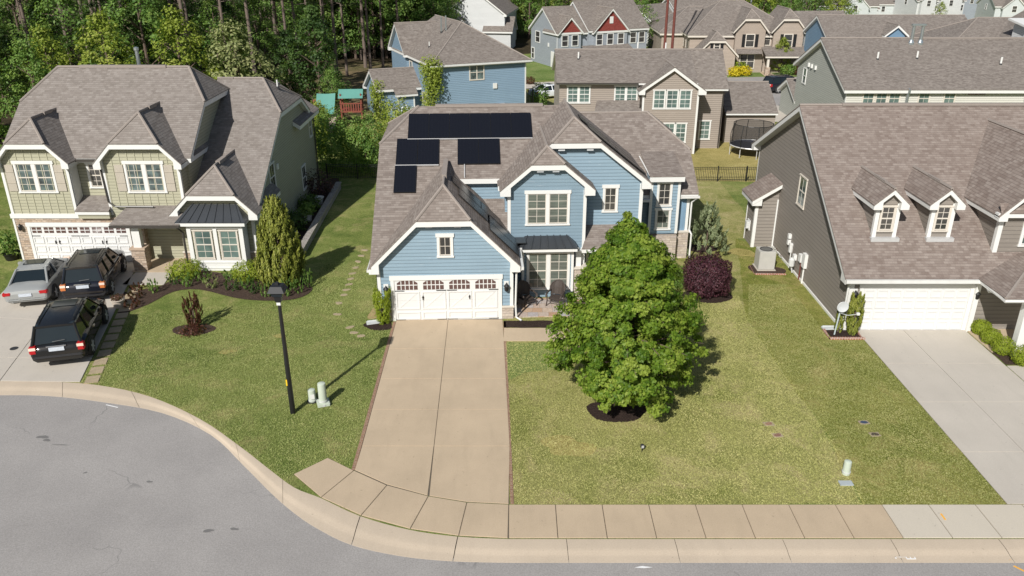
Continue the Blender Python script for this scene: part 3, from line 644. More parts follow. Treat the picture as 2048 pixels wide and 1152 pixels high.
d3 = MB(); xs = [15.9, 18.1, 20.95]; yy = [33.6, 30.4, 27.28, 23.94, 21.08]
for y1, y0 in zip(yy, yy[1:]):
    for a, b in zip(xs, xs[1:]): d3.slab([(x, y, .03) for x, y in inset([(a, y0), (b, y0), (b, y1), (a, y1)], .009)], .08)
d3.slab([(x, y, .03) for x, y in inset([(20.98, 28.6), (24, 28.6), (24, 30.2), (20.98, 30.2)], .01)], .08); d3.slab([(x, y, .03) for x, y in inset([(22.3, 30.24), (24, 30.24), (24, 31.6), (22.3, 31.6)], .01)], .08)
struct('driveway_neighbour', d3, conc_grey, bevel=.006); sheet('driveway_neighbour_bed', [(15.9, 21.08), (20.95, 21.08), (20.95, 33.65), (15.9, 33.65)], .008, joint)
d1 = MB(); A, Bq, Cq, D = (-24.6, 29.0), (-17.66, 28.85), (-20.5, 40.6), (-26.8, 42.2)
def q1(s, k): return tuple((A[i] + (Bq[i] - A[i]) * s) * (1 - k) + (D[i] + (Cq[i] - D[i]) * s) * k for i in (0, 1))
ks = [0, .16, .46, .74, 1]
for k0, k1 in zip(ks, ks[1:]):
    for s0, s1 in ((0, .52), (.52, 1)): d1.slab([(x, y, .03) for x, y in inset([q1(s0, k0), q1(s1, k0), q1(s1, k1), q1(s0, k1)], .009)], .08)
d1.slab([(x, y, .03) for x, y in inset([D, Cq, (-20.5, 42.2), (-26.6, 42.25)], .005)], .08)
d1.slab([(x, y, .03) for x, y in inset([(-20.4, 38.9), (-18.2, 38.9), (-18.4, 40.6), (-20.4, 40.6)], .009)], .08)
struct('driveway_left', d1, conc_grey, bevel=.006); sheet('driveway_left_bed', [A, Bq, Cq, D], .008, joint)
sheet('porch_floor', [(-20.6, 40.6), (-17.4, 40.6), (-17.4, 43.4), (-20.6, 43.4)], .06, conc_tan, .2)
sheet('porch_floor_right', [(21.0, 31.4), (26, 31.4), (26, 36), (21.0, 36)], .05, conc_tan, .2)
# lawns and verges: each a sheet of its own cut
sheet('lawn', dens([(-.05, 21.1), (11.2, 21.1), (11.5, 25.4), (11.3, 30), (11.2, 35), (11.9, 38.3), (13.6, 46), (15.4, 46), (15.4, 58.4), (9, 58.4), (9, 40), (-.3, 34.8)], 1, .07, 3), .004, g_front)
sheet('lawn_neighbour', dens([(11.25, 21.1), (15.9, 21.1), (15.9, 33.7), (15.2, 33.8), (15.2, 44), (13.5, 46), (11.9, 38.3), (11.2, 35), (11.35, 30), (11.55, 25.4)], 1, .09, 4), .008, g_right)
sheet('new_turf', dens([(-.2, 28.9), (.5, 29.6), (1.9, 29.9), (2.3, 31), (2.2, 32.4), (-.35, 32.4)], .5, .1, 5), .012, g_fresh)
sheet('back_lawn', dens([(4, 58.3), (22, 58.3), (25, 84), (2, 74)], 2, .2, 6), .012, g_back)
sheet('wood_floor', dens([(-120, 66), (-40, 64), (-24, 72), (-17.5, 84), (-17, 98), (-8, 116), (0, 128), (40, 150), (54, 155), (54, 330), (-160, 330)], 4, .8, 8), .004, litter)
sheet('side_grass', dens([(-17, 78), (-8, 66), (-2, 74), (-9, 80), (-14, 90), (-19, 100), (-20, 88)], 2, .3, 9), .01, g_front)
sheet('clearing', dens([(-24, 74), (-16, 80), (-13, 92), (-12, 104), (-13, 118), (-20, 121), (-26, 118), (-25, 100), (-26, 86)], 2, .5, 10), .012, grass('clearing_grass', (.06, .07, .025), (.12, .1, .05), (.2, .15, .085), (.26, .19, .12), .6))
# beds
sheet('mulch_bed', blob(4.1, 26.75, 1.25, .85, 2), .016, mulch_m); sheet('walk_bed', dens([(-.38, 33.85), (2.5, 33.85), (2.5, 34.6), (-.4, 34.6)], .4, .03), .02, mulch_m)
sheet('corner_bed', blob(-6.25, 34.1, .72, .5, 5), .02, mulch_m); sheet('round_bed', blob(9.9, 37.5, 1.35, .85, 6, w=.04), .02, mulch_m); sheet('spruce_bed', blob(11.0, 44.3, .9, .7, 7), .02, mulch_m)
sheet('front_bed', smooth([(-19.95, 37.9), (-19.4, 36.6), (-18.95, 35.3), (-18.0, 36.5), (-17.38, 38.0), (-16.13, 38.3), (-13.99, 37.25), (-12.39, 36.9), (-10.91, 37.1), (-10.3, 38.1), (-10.7, 39.3), (-12.1, 42), (-12.6, 57.5), (-14, 57.5), (-14, 41.5), (-17.4, 41), (-18.3, 38.8), (-19.95, 37.9)], 3)[:-1], .02, mulch2)
sheet('tree_bed', blob(-14.75, 33.65, .95, .62, 8, w=.05), .02, mulch2); sheet('satellite_bed', [(14.5, 32.75), (15.85, 32.75), (15.85, 33.6), (14.5, 33.6)], .02, mulch_m); sheet('hedge_bed', dens([(21.0, 30.3), (21.9, 30.3), (21.9, 33.7), (21.0, 33.7)], .5, .04), .02, mulch2)
sheet('unit_bed', blob(13.9, 41.0, .95, .8, 9), .02, mulch2)
for i, (x, y, rx, ry) in enumerate(((2.0, 24.3, .95, .6), (-12.5, 31.5, .35, .2), (-6.55, 35.5, .35, .7), (13.3, 43.6, .9, .6), (-10.6, 33, .3, .2))): sheet('bare_patch', blob(x, y, rx, ry, 30 + i, 26, .22), .012 + .0 * i, g_back if i != 2 else dirt)
# low brick edging round beds
eb = MB()
for a, b in (((14.42, 32.7), (15.9, 32.7)), ((14.42, 32.7), (14.42, 33.62)), ((15.9, 32.7), (15.9, 33.6))): eb.slab([(a[0] - .06, a[1] - .06, .09), (b[0] + .06, a[1] - .06 if a[1] == b[1] else b[1], .09), (b[0] + .06, b[1] + (.06 if a[1] == b[1] else 0), .09), (a[0] - .06, b[1] + (.06 if a[1] == b[1] else 0), .09)], .1)
for a, b in (((13.1, 40.35), (14.7, 40.3)), ((13.05, 40.35), (13.1, 41.6))): eb.slab([(a[0], a[1] - .06, .06), (b[0] + .05, b[1] - .06, .06), (b[0] + .05, b[1] + .06, .06), (a[0], a[1] + .06, .06)], .07)
struct('bed_edging', eb, brick_r)
sheet('patio', [(-.0, 34.95), (3.9, 35.13), (3.75, 37.3), (-.1, 37.1)], .045, pav_m, .12); sheet('front_walk', [(-.38, 32.5), (3.6, 32.5), (3.6, 33.8), (-.38, 33.8)], .03, conc_tan, .1)
# roads and drives behind
sheet('rear_road', [(22, 88), (50, 86), (60, 106), (32, 107), (8, 104), (8, 100), (24, 101)], .016, asph_m); sheet('rear_drive', [(23, 80), (27.5, 79), (31, 87), (26, 88.5)], .02, conc_grey); sheet('rear_drive_left', [(1.5, 98), (8, 100.5), (8, 104), (.5, 102)], .02, conc_grey)
sheet('rear_walk', [(32.8, 107), (34.5, 107), (34.4, 112), (33.2, 112)], .022, conc_tan); sheet('rear_lawn', [(-2, 104), (8, 104.5), (32, 107.2), (60, 106.5), (60, 128), (-2, 128)], .008, g_fresh); sheet('rear_verge', [(-1, 86), (8, 88), (8, 98), (1.4, 97.5), (-1, 97)], .02, g_front)
# stains and marks on the street and kerb
for i, (x, y, rx, ry) in enumerate(((-17.2, 25.05, .2, .11), (-16.95, 24.85, .14, .08), (-9.38, 19.95, .17, .07), (-8.6, 20.03, .13, .06), (-16.3, 24.55, .3, .03), (-12.2, 22.4, .1, .06), (-14.6, 22.9, .06, .05))): sheet('oil_stain', blob(x, y, rx, ry, 60 + i, 14, .2), -.096, bpy.data.materials.get('stain') or plain('stain', (.15, .145, .14), .85))
MBm = MB(); MBm.face([(3.55, 18.36, -.094), (3.8, 18.42, -.094), (4.1, 18.37, -.094), (3.85, 18.33, -.094)])
for a, b in (((-15.9, 27.25), (-15.35, 27.05)),): MBm.face([(a[0], a[1], -.094), (b[0], b[1], -.094), (b[0], b[1] + .05, -.094), (a[0], a[1] + .05, -.094)])
struct('chalk_mark', MBm, white_p, recalc=False)
km = MB()
for x0, x1, y0, y1 in ((11.3, 11.62, 18.76, 18.79), (11.3, 11.33, 18.7, 18.85), (11.62, 11.9, 18.84, 18.87), (11.62, 11.9, 18.68, 18.71), (11.62, 11.65, 18.71, 18.84), (11.87, 11.9, 18.71, 18.84), (11.74, 11.77, 18.71, 18.84)): km.box(x0, x1, y0, y1, -.09, -.0705)
struct('kerb_mark', km, white_p)
om = MB().box(14.62, 14.68, 18.66, 18.8, -.088, -.08); om.solid([(14.6, 18.42, -.094), (14.66, 18.44, -.094), (14.86, 18.2, -.094), (14.8, 18.18, -.094)], [(14.6, 18.42, -.099), (14.66, 18.44, -.099), (14.86, 18.2, -.099), (14.8, 18.18, -.099)])
om.box(13.5, 13.56, 20.3, 20.6, .0305, .034); struct('utility_mark', om, orange_p)
# ================================================================ green house on the left
H = House('green_house', 'two storey olive green house with stone garage front, three cars parked on its driveway', (0, 0, 0), 0, wall=olive, roof=sh_green)
t = H.t
H.wing('x', -27.34, -17.65, 48.1, 9.8, 5.3, 7, .755, ends=(('j', 8.2, 1.14), ('j', 8.2, 1.14)), wf=4.9, wb=6.5, zb=2.7)
H.wing('y', 42.25, 47, -25.55, 7.87, 2.07, 2.07, 1.05, ends=(('j', 6.78, 1.0), None), wf=1.79, wb=1.79, zb=2.62, oe=.38)
H.wing('y', 42.25, 47, -19.86, 8.15, 2.36, 2.36, 1.05, ends=(('j', 6.78, 1.05), None), wf=2.06, wb=2.06, zb=2.62, oe=.38)
H.cap.box(-25.67, -25.43, 44.2, 45.0, 7.8, 7.98).box(-19.98, -19.74, 44.4, 45.3, 8.06, 8.26).box(-16.12, -15.88, 43.1, 44.2, 5.36, 5.53)
# right, lower block with long front slope
zr, mm = 8.68, .62
H.wing('x', -18.2, -14.12, 51.1, zr, 9.35, 4.6, mm, ends=(None, ('j', 7.08, 1.0)), wf=9.0, wb=4.3, zb=-.2, oe=.32)
H.wing('y', 41.65, 46, -16.0, 5.43, 2.38, 2.38, 1.0, ends=(('j', 4.16, 1.0), None), wf=2.0, wb=2.0, zb=-.2, oe=.38)
H.wing('y', 52, 57.3, -16.3, 7.3, 2.65, 2.65, .66, ends=(None, 'g'), wf=2.25, wb=2.15, zb=-.2)
H.cap.box(-18.0, -17.2, 51.0, 51.2, zr - .02, zr + .07).box(-25, -20, 47.98, 48.22, 9.75, 9.9)
H.wall.box(-27.31, -17.7, 42.6, 54.5, -.2, 2.7); H.wall.box(-23.74, -21.93, 43.14, 43.19, 2.7, 5.5)
H.wall.box(-20.6, -17.6, 43.5, 43.7, -.1, 2.9)
H.base.box(-27.34, -20.5, 42.2, 42.6, -.2, 2.62); H.base.box(-20.5, -20.3, 42.22, 43.5, -.1, 2.62); H.base.box(-20.28, -19.0, 43.4, 43.5, -.1, 1.15); H.base.box(-18.04, -17.3, 41.56, 41.64, -.1, .8); H.base.box(-14.5, -13.98, 41.56, 41.64, -.1, .8)
H.base.box(-20.5, -19.78, 40.75, 41.3, 0, 1.25); MB().box(-20.56, -19.72, 40.69, 41.36, 1.25, 1.36).build('pier_cap', plain('pier_cap_tan', (.42, .32, .24), .85), t)
H.cor.box(-20.35, -19.93, 40.85, 41.2, 1.36, 2.6)
H.trim.box(-27.42, -23.68, 42.14, 42.26, 2.58, 2.82)
H.trim.box(-23.65, -21.85, 41.9, 41.96, 2.86, 3.05); H.roof.slab([(-23.68, 41.88, 3.08), (-21.85, 41.88, 3.08), (-21.85, 43.22, 3.62), (-23.7, 43.22, 3.62)], .05); H.wall.box(-23.6, -21.9, 41.98, 42.2, 2.62, 2.95)
H.roof.slab([(-21.3, 40.6, 2.76), (-17.6, 40.6, 2.76), (-17.6, 42.3, 3.3), (-20.9, 42.3, 3.3)], .05); H.trim.box(-21.25, -17.62, 40.64, 40.7, 2.52, 2.7); H.trim.box(-21.25, -17.62, 40.7, 42.2, 2.6, 2.66)
H.gut.box(-21.3, -17.6, 40.5, 40.62, 2.58, 2.7).box(-23.5, -22.25, 42.66, 42.78, 5.6, 5.72)
for x, y, z0, z1, w in ((-27.34, 42.25, 2.82, 5.6, .13), (-23.76, 42.25, 2.82, 5.6, -.13), (-17.8, 42.25, 3.2, 5.6, -.13), (-21.92, 42.25, 2.75, 5.6, .13), (-14.0, 41.65, .8, 2.9, -.13), (-27.34, 42.2, 0, 2.58, .08)): H.corner(x, y, z0, z1, w)
bb = MB()
for x0, x1 in ((-27.2, -23.9), (-21.75, -17.95)):
    n = int((x1 - x0) / .41)
    for i in range(n + 1):
        x = x0 + (x1 - x0) * i / n; c, zr_, w, zc = ((-25.55, 7.87, 2.07, 6.5) if x1 < -22 else (-19.86, 8.15, 2.36, 6.5)); zt = min(zc, zr_ - 1.05 * abs(x - c) - .2)
        bb.box(x - .02, x + .02, 42.225, 42.249, 2.82 if x1 < -22 else 3.2, zt)
bb.split('batten', olive_bb, t)
MB().box(-23.72, -23.7, 42.3, 43.1, 3.3, 5.5).build('inner_corner_board', white, t)
sid = MB().face([(-14.1, 41.7, -.2), (-14.1, 57.2, -.2), (-14.1, 57.2, 5.6), (-14.1, 55, 6.0), (-14.1, 53.4, 6.9), (-14.1, 48.8, 6.9), (-14.1, 41.7, 2.5)]); sid.build('side_wall', olive_shaded, t)  # thin sheet over the olive wall, shade put into its colour
pane1 = pane_mix
sh_m = plain('shutter_tan', (.4, .36, .3), .6)
for x0 in (-26.5, -20.62):
    window(t, FR(42.25, x0, 4.1), .84, 1.5, 2, (2, 2), True, white, cream_t, pane1, mull=.2)
    for x in (x0 - .62, x0 + 2.02):
        s = MB().box(x, x + .46, 42.2, 42.24, 4.1, 5.55)
        for z in (4.55, 5.15): s.box(x - .01, x + .47, 42.18, 42.2, z, z + .03)
        s.build('shutter', sh_m, t)
window(t, FR(43.14, -23.1, 4.1), .6, 1.25, 1, (2, 2), True, white, cream_t, pane_dark)
garage_door(t, FR(42.2, -26.5, 0), 5.3, 2.1, 'small'); 
k = MB(); k.lathe([(.04, 0), (.09, .04), (.1, .26), (.03, .36)], (-26.98, 42.05, 1.9), 10); k.tube([(-26.98, 42.2, 2.15), (-26.98, 42.05, 2.3)], .02, 6); k.build('wall_lamp', black, t)
tx = bpy.data.curves.new('house_number', 'FONT'); tx.body = '1\n0\n6'; tx.size = .2; tx.extrude = .008; tx.space_line = .82
to = bpy.data.objects.new('house_number_text', tx); COL.objects.link(to); dg = bpy.context.evaluated_depsgraph_get(); me = bpy.data.meshes.new_from_object(to.evaluated_get(dg)); bpy.data.objects.remove(to)
me.materials.clear(); me.materials.append(black); nb = bpy.data.objects.new('house_number', me); COL.objects.link(nb); nb.parent = t; nb.location = (-20.92, 42.11, 1.95); nb.rotation_euler = (R(90), 0, 0)
# box bay with metal roof
H.wall.box(-17.35, -14.45, 40.98, 41.65, -.2, 2.7)
bx = MB().box(-17.4, -14.4, 40.9, 40.98, .0, .62).box(-17.4, -14.4, 40.9, 40.98, 2.4, 2.72)
for x in (-17.4, -16.0, -14.62): bx.box(x, x + (.22 if x != -16.0 else .2), 40.9, 40.98, .62, 2.4)
bx.box(-17.1, -14.7, 40.87, 40.9, .14, .2).box(-17.1, -14.7, 40.87, 40.9, .46, .52).box(-17.1, -17.04, 40.87, 40.9, .2, .46).box(-14.76, -14.7, 40.87, 40.9, .2, .46).box(-14.45, -14.37, 40.98, 41.6, 0, 2.7)
bx.build('bay_panelling', white, t)
for x in (-17.02, -15.64): window(t, FR(40.95, x, .72), .88, 1.56, 1, (2, 2), True, cream_t, cream_t, pane_sky, tw=.06, head=.06, sill=.05)
mr = MB(); mr.solid([(-17.85, 40.65, 2.84), (-14.15, 40.65, 2.84), (-14.75, 41.62, 3.55), (-17.2, 41.62, 3.55)], [(-17.85, 40.65, 2.8), (-14.15, 40.65, 2.8), (-14.75, 41.6, 2.8), (-17.2, 41.6, 2.8)]); mr.face([(-17.85, 40.65, 2.84), (-17.2, 41.62, 3.55), (-17.85, 41.62, 2.84)]); mr.face([(-14.15, 40.65, 2.84), (-14.15, 41.62, 2.84), (-14.75, 41.62, 3.55)])
for i in range(8):
    a = -17.6 + i * .46; b = -17.1 + i * .32; mr.solid([(a - .02, 40.65, 2.845), (a + .02, 40.65, 2.845), (b + .02, 41.62, 3.555), (b - .02, 41.62, 3.555)], [(a - .02, 40.65, 2.89), (a + .02, 40.65, 2.89), (b + .02, 41.62, 3.6), (b - .02, 41.62, 3.6)])
mr.build('bay_metal_roof', metal_r, t); MB().box(-17.83, -14.17, 40.66, 40.72, 2.62, 2.8).box(-17.83, -14.17, 40.72, 41.62, 2.66, 2.72).build('bay_fascia', white, t)
# porch door, side windows, pipes
d = MB(FR(43.5, -19.35, .06)).box(0, .95, 0, .05, 0, 2.1)
for z0, z1 in ((.15, .5), (.62, .95), (1.1, 1.5), (1.6, 1.95)):
    for x in (.12, .52): d.box(x, x + .3, .05, .062, z0, z1)
do = d.build('front_door', black, t); MB(FR(43.5, -19.35, .06)).box(.05, .1, .06, .12, .95, 1.15).build('handle', chrome, do)
MB(FR(43.5, -19.35, .06)).box(-.12, -.005, 0, .07, 0, 2.2).box(.955, 1.07, 0, .07, 0, 2.2).box(-.12, 1.07, 0, .075, 2.2, 2.32).build('door_frame', white, t); MB().box(-20.3, -19.0, 43.3, 43.4, 1.15, 1.24).build('stone_ledge', cream_t, t)
MB().box(-18.06, -17.36, 41.52, 41.6, .8, .88).build('stone_ledge', cream_t, t); MB().box(-14.45, -13.95, 41.52, 41.6, .8, .88).build('stone_ledge', cream_t, t)
for y0, z0, w, h in ((45.8, 3.0, .95, 1.5), (52.9, 1.0, .9, 1.5), (56.0, 3.9, .6, 1.25)): window(t, RT(-14.1, y0, z0), w, h, 1, (2, 1), True, white, white, pane_dark, tw=.08, head=.08, sill=.06)
MB(RT(-14.1, 47.3, 3.9)).box(0, .3, 0, .08, 0, .32).build('vent_hood', white, t)
downspout(t, [(-22.3, 42.7, 5.62), (-21.98, 42.2, 5.4), (-21.9, 42.18, 3.5), (-21.5, 42.0, 3.3), (-19.4, 41.95, 3.3)], gutter_d); downspout(t, [(-17.75, 40.55, 2.62), (-17.6, 40.9, 2.2), (-17.6, 40.9, .1)], gutter_d, .06)
downspout(t, [(-13.75, 57.2, 5.4), (-14.0, 57.1, 5.0), (-14.02, 57.1, .1)], gutter_d); vent_pipe(t, (-14.7, 51.6, 8.0), .5); MB().tube([(-22.2, 49.5, 8.5), (-22.2, 49.5, 10.6)], .1, 10).lathe([(.15, 0), (.15, .15), (.02, .2)], (-22.2, 49.5, 10.55), 10).build('flue_pipe', copper, t)
H.finish(gut=gutter_d)
# ================================================================ taupe house on the right
H = House('taupe_house', 'taupe sided house at the right with two small dormers over its plain white garage', (0, 0, 0), 0, wall=taupe, roof=sh_tan)
t = H.t
ms = .674; zr3 = 8.75; y3 = 42.07
def z3(y): return zr3 - ms * (y3 - y)
H.wing('x', 15.28, 40, y3, zr3, 8.87, 7.5, ms, .505, ends=('g', None), wf=8.42, wb=7.1, oe=.45)
H.cap.box(17.0, 39, 41.95, 42.2, zr3 - .02, zr3 + .1)
for i, (x0, x1) in enumerate(((16.53, 17.62), (19.06, 20.12))):
    c = (x0 + x1) / 2; H.wing('y', 35.1, 38.6, c, 6.42, .82, .82, .9, ends=('g', None), wf=.53, wb=.53, zb=3.7, oe=.3, fas=.22)
    H.corner(x0 + .02, 35.1, 4.03, 5.65, .15).corner(x1 - .02, 35.1, 4.03, 5.65, -.15); H.cap.box(c - .06, c + .06, 35.8, 37.0, 6.38, 6.5)
    window(t, FR(35.1, c - .3 + .02, 4.4), .56, 1.1, 1, (2, 2), True, cream_t, cream_t, pane_dark, tw=.07, head=.07, sill=.06)
    MB().box(x0 - .1, x1 + .1, 34.85, 35.09, z3(34.9) - .02, z3(35.05) + .05).build('flashing', alloy, t)
H.wing('y', 34.4, 42, 24.25, 8.15, 2.75, 2.75, 1.0, ends=('g', None), wf=2.45, wb=2.45, zb=3.2, oe=.4, fas=.22)
H.corner(21.82, 34.4, 3.5, 5.4, .18); H.trim.box(21.5, 27, 34.1, 34.38, 5.3, 5.5); H.roof.slab([(21.6, 34.08, 5.52), (26.9, 34.08, 5.52), (26.9, 34.36, 5.9), (21.6, 34.36, 5.9)], .03)
window(t, FR(34.4, 23.0, 3.95), .95, 1.4, 2, (2, 2), True, white, white, pane_mix)
# porch to the right of the garage
H.wall.box(20.95, 21.1, 33.66, 36, -.1, 2.6); H.wall.box(21.1, 30, 35.6, 36, -.1, 3.0); H.wing('y', 31.4, 36, 25.5, 4.4, 4.75, 4.75, .34, ends=('h', None), walls=False, ret=False, fas=.16)
H.wing('x', 21.1, 40, 36.0, 4.3, 3.2, 3.0, .55, ends=(None, None), walls=False, ret=False)
H.cor.box(22.05, 22.4, 31.5, 31.85, .05, 2.6).box(20.93, 21.14, 33.45, 33.66, .0, 2.6)
MB().box(21.9, 22.7, 35.55, 35.6, .05, 2.15).build('front_door', white, t); MB().box(22.0, 22.6, 35.53, 35.55, .5, 2.0).build('door_glass', pane_sky, t); MB().box(21.78, 21.9, 35.5, 35.6, .05, 2.3).box(22.7, 22.82, 35.5, 35.6, .05, 2.3).box(21.9, 22.7, 35.5, 35.6, 2.15, 2.3).build('door_frame', white, t)
H.gut.box(14.85, 20.85, 33.06, 33.18, 2.58, 2.74); H.gut.tube([(20.85, 33.1, 2.7), (20.72, 31.0, 2.66), (30, 30.95, 2.66)], .07, 6)
H.corner(15.3, 33.65, 0, 2.5, .2).corner(15.3, 49.15, 0, 4.7, .1); H.cor.box(15.22, 15.3, 33.75, 49, -.02, .12)
garage_door(t, FR(33.65, 15.92, 0), 4.85, 2.12, 'long'); wall_lamp(t, FR(33.65, 15.55, 1.75)); wall_lamp(t, FR(33.65, 20.96 + .1, 1.75)); downspout(t, [(15.05, 33.1, 2.6), (15.2, 33.55, 2.3), (15.2, 33.58, .1)])
window(t, LF(15.28, 41.6, 3.66), .98, 1.5, 1, (2, 1), True, cream_t, cream_t, pane_mix, tw=.07, head=.07, sill=.06)
# side bump-out with its own little roof
H.roof.slab([(13.66, 44.2, 2.95), (15.27, 44.2, 3.95), (15.27, 46.5, 3.95), (13.66, 46.5, 2.95)], .06); H.trim.slab([(13.69, 44.22, 2.885), (15.27, 44.22, 3.885), (15.27, 46.48, 3.885), (13.69, 46.48, 2.885)], .22); H.trim.prism([(13.7, 2.62), (14.25, 2.62), (14.25, 3.05), (13.7, 2.72)], 44.24, 44.5)
H.wall.solid([(14.02, 44.55, 2.95), (15.27, 44.55, 3.7), (15.27, 46.15, 3.7), (14.02, 46.15, 2.95)], [(14.02, 44.55, -.2), (15.27, 44.55, -.2), (15.27, 46.15, -.2), (14.02, 46.15, -.2)])
H.cor.box(13.99, 14.17, 44.52, 44.66, 0, 2.9).box(15.2, 15.27, 44.5, 44.545, 0, 2.9).box(13.99, 14.07, 46.08, 46.16, 0, 2.9)
MB(LF(14.02, 45.7, .8)).box(0, .5, 0, .05, 0, .6).build('meter_plate', white, t); MB(LF(14.02, 45.6, .9)).box(0, .3, .05, .2, 0, .4).build('cable_box', grey_m, t)
for y, z, w, h, mt in ((39.9, 1.0, .34, .4, white), (39.35, .9, .4, .75, white), (41.9, 1.2, .2, .35, white), (41.5, .9, .2, .5, white), (41.9, 1.5, .2, .3, white), (40.75, .75, .25, .3, white)): MB(LF(15.28, y, z)).box(0, w, 0, .16, 0, h).build('service_box', mt, t)
MB().lathe([(.12, 0), (.16, .05), (.16, .4), (.08, .5)], (15.0, 40.4, .45), 10).tube([(15.1, 40.4, .1), (15.0, 40.4, .5)], .04, 6).build('gas_meter', grey_m, t); downspout(t, [(15.2, 39.1, .9), (15.2, 39.1, .02)], white, .045); downspout(t, [(15.2, 39.6, .95), (15.2, 39.6, .02)], rust, .04); downspout(t, [(15.18, 41.2, 1.4), (15.18, 41.2, .05)], white, .03)
H.finish()
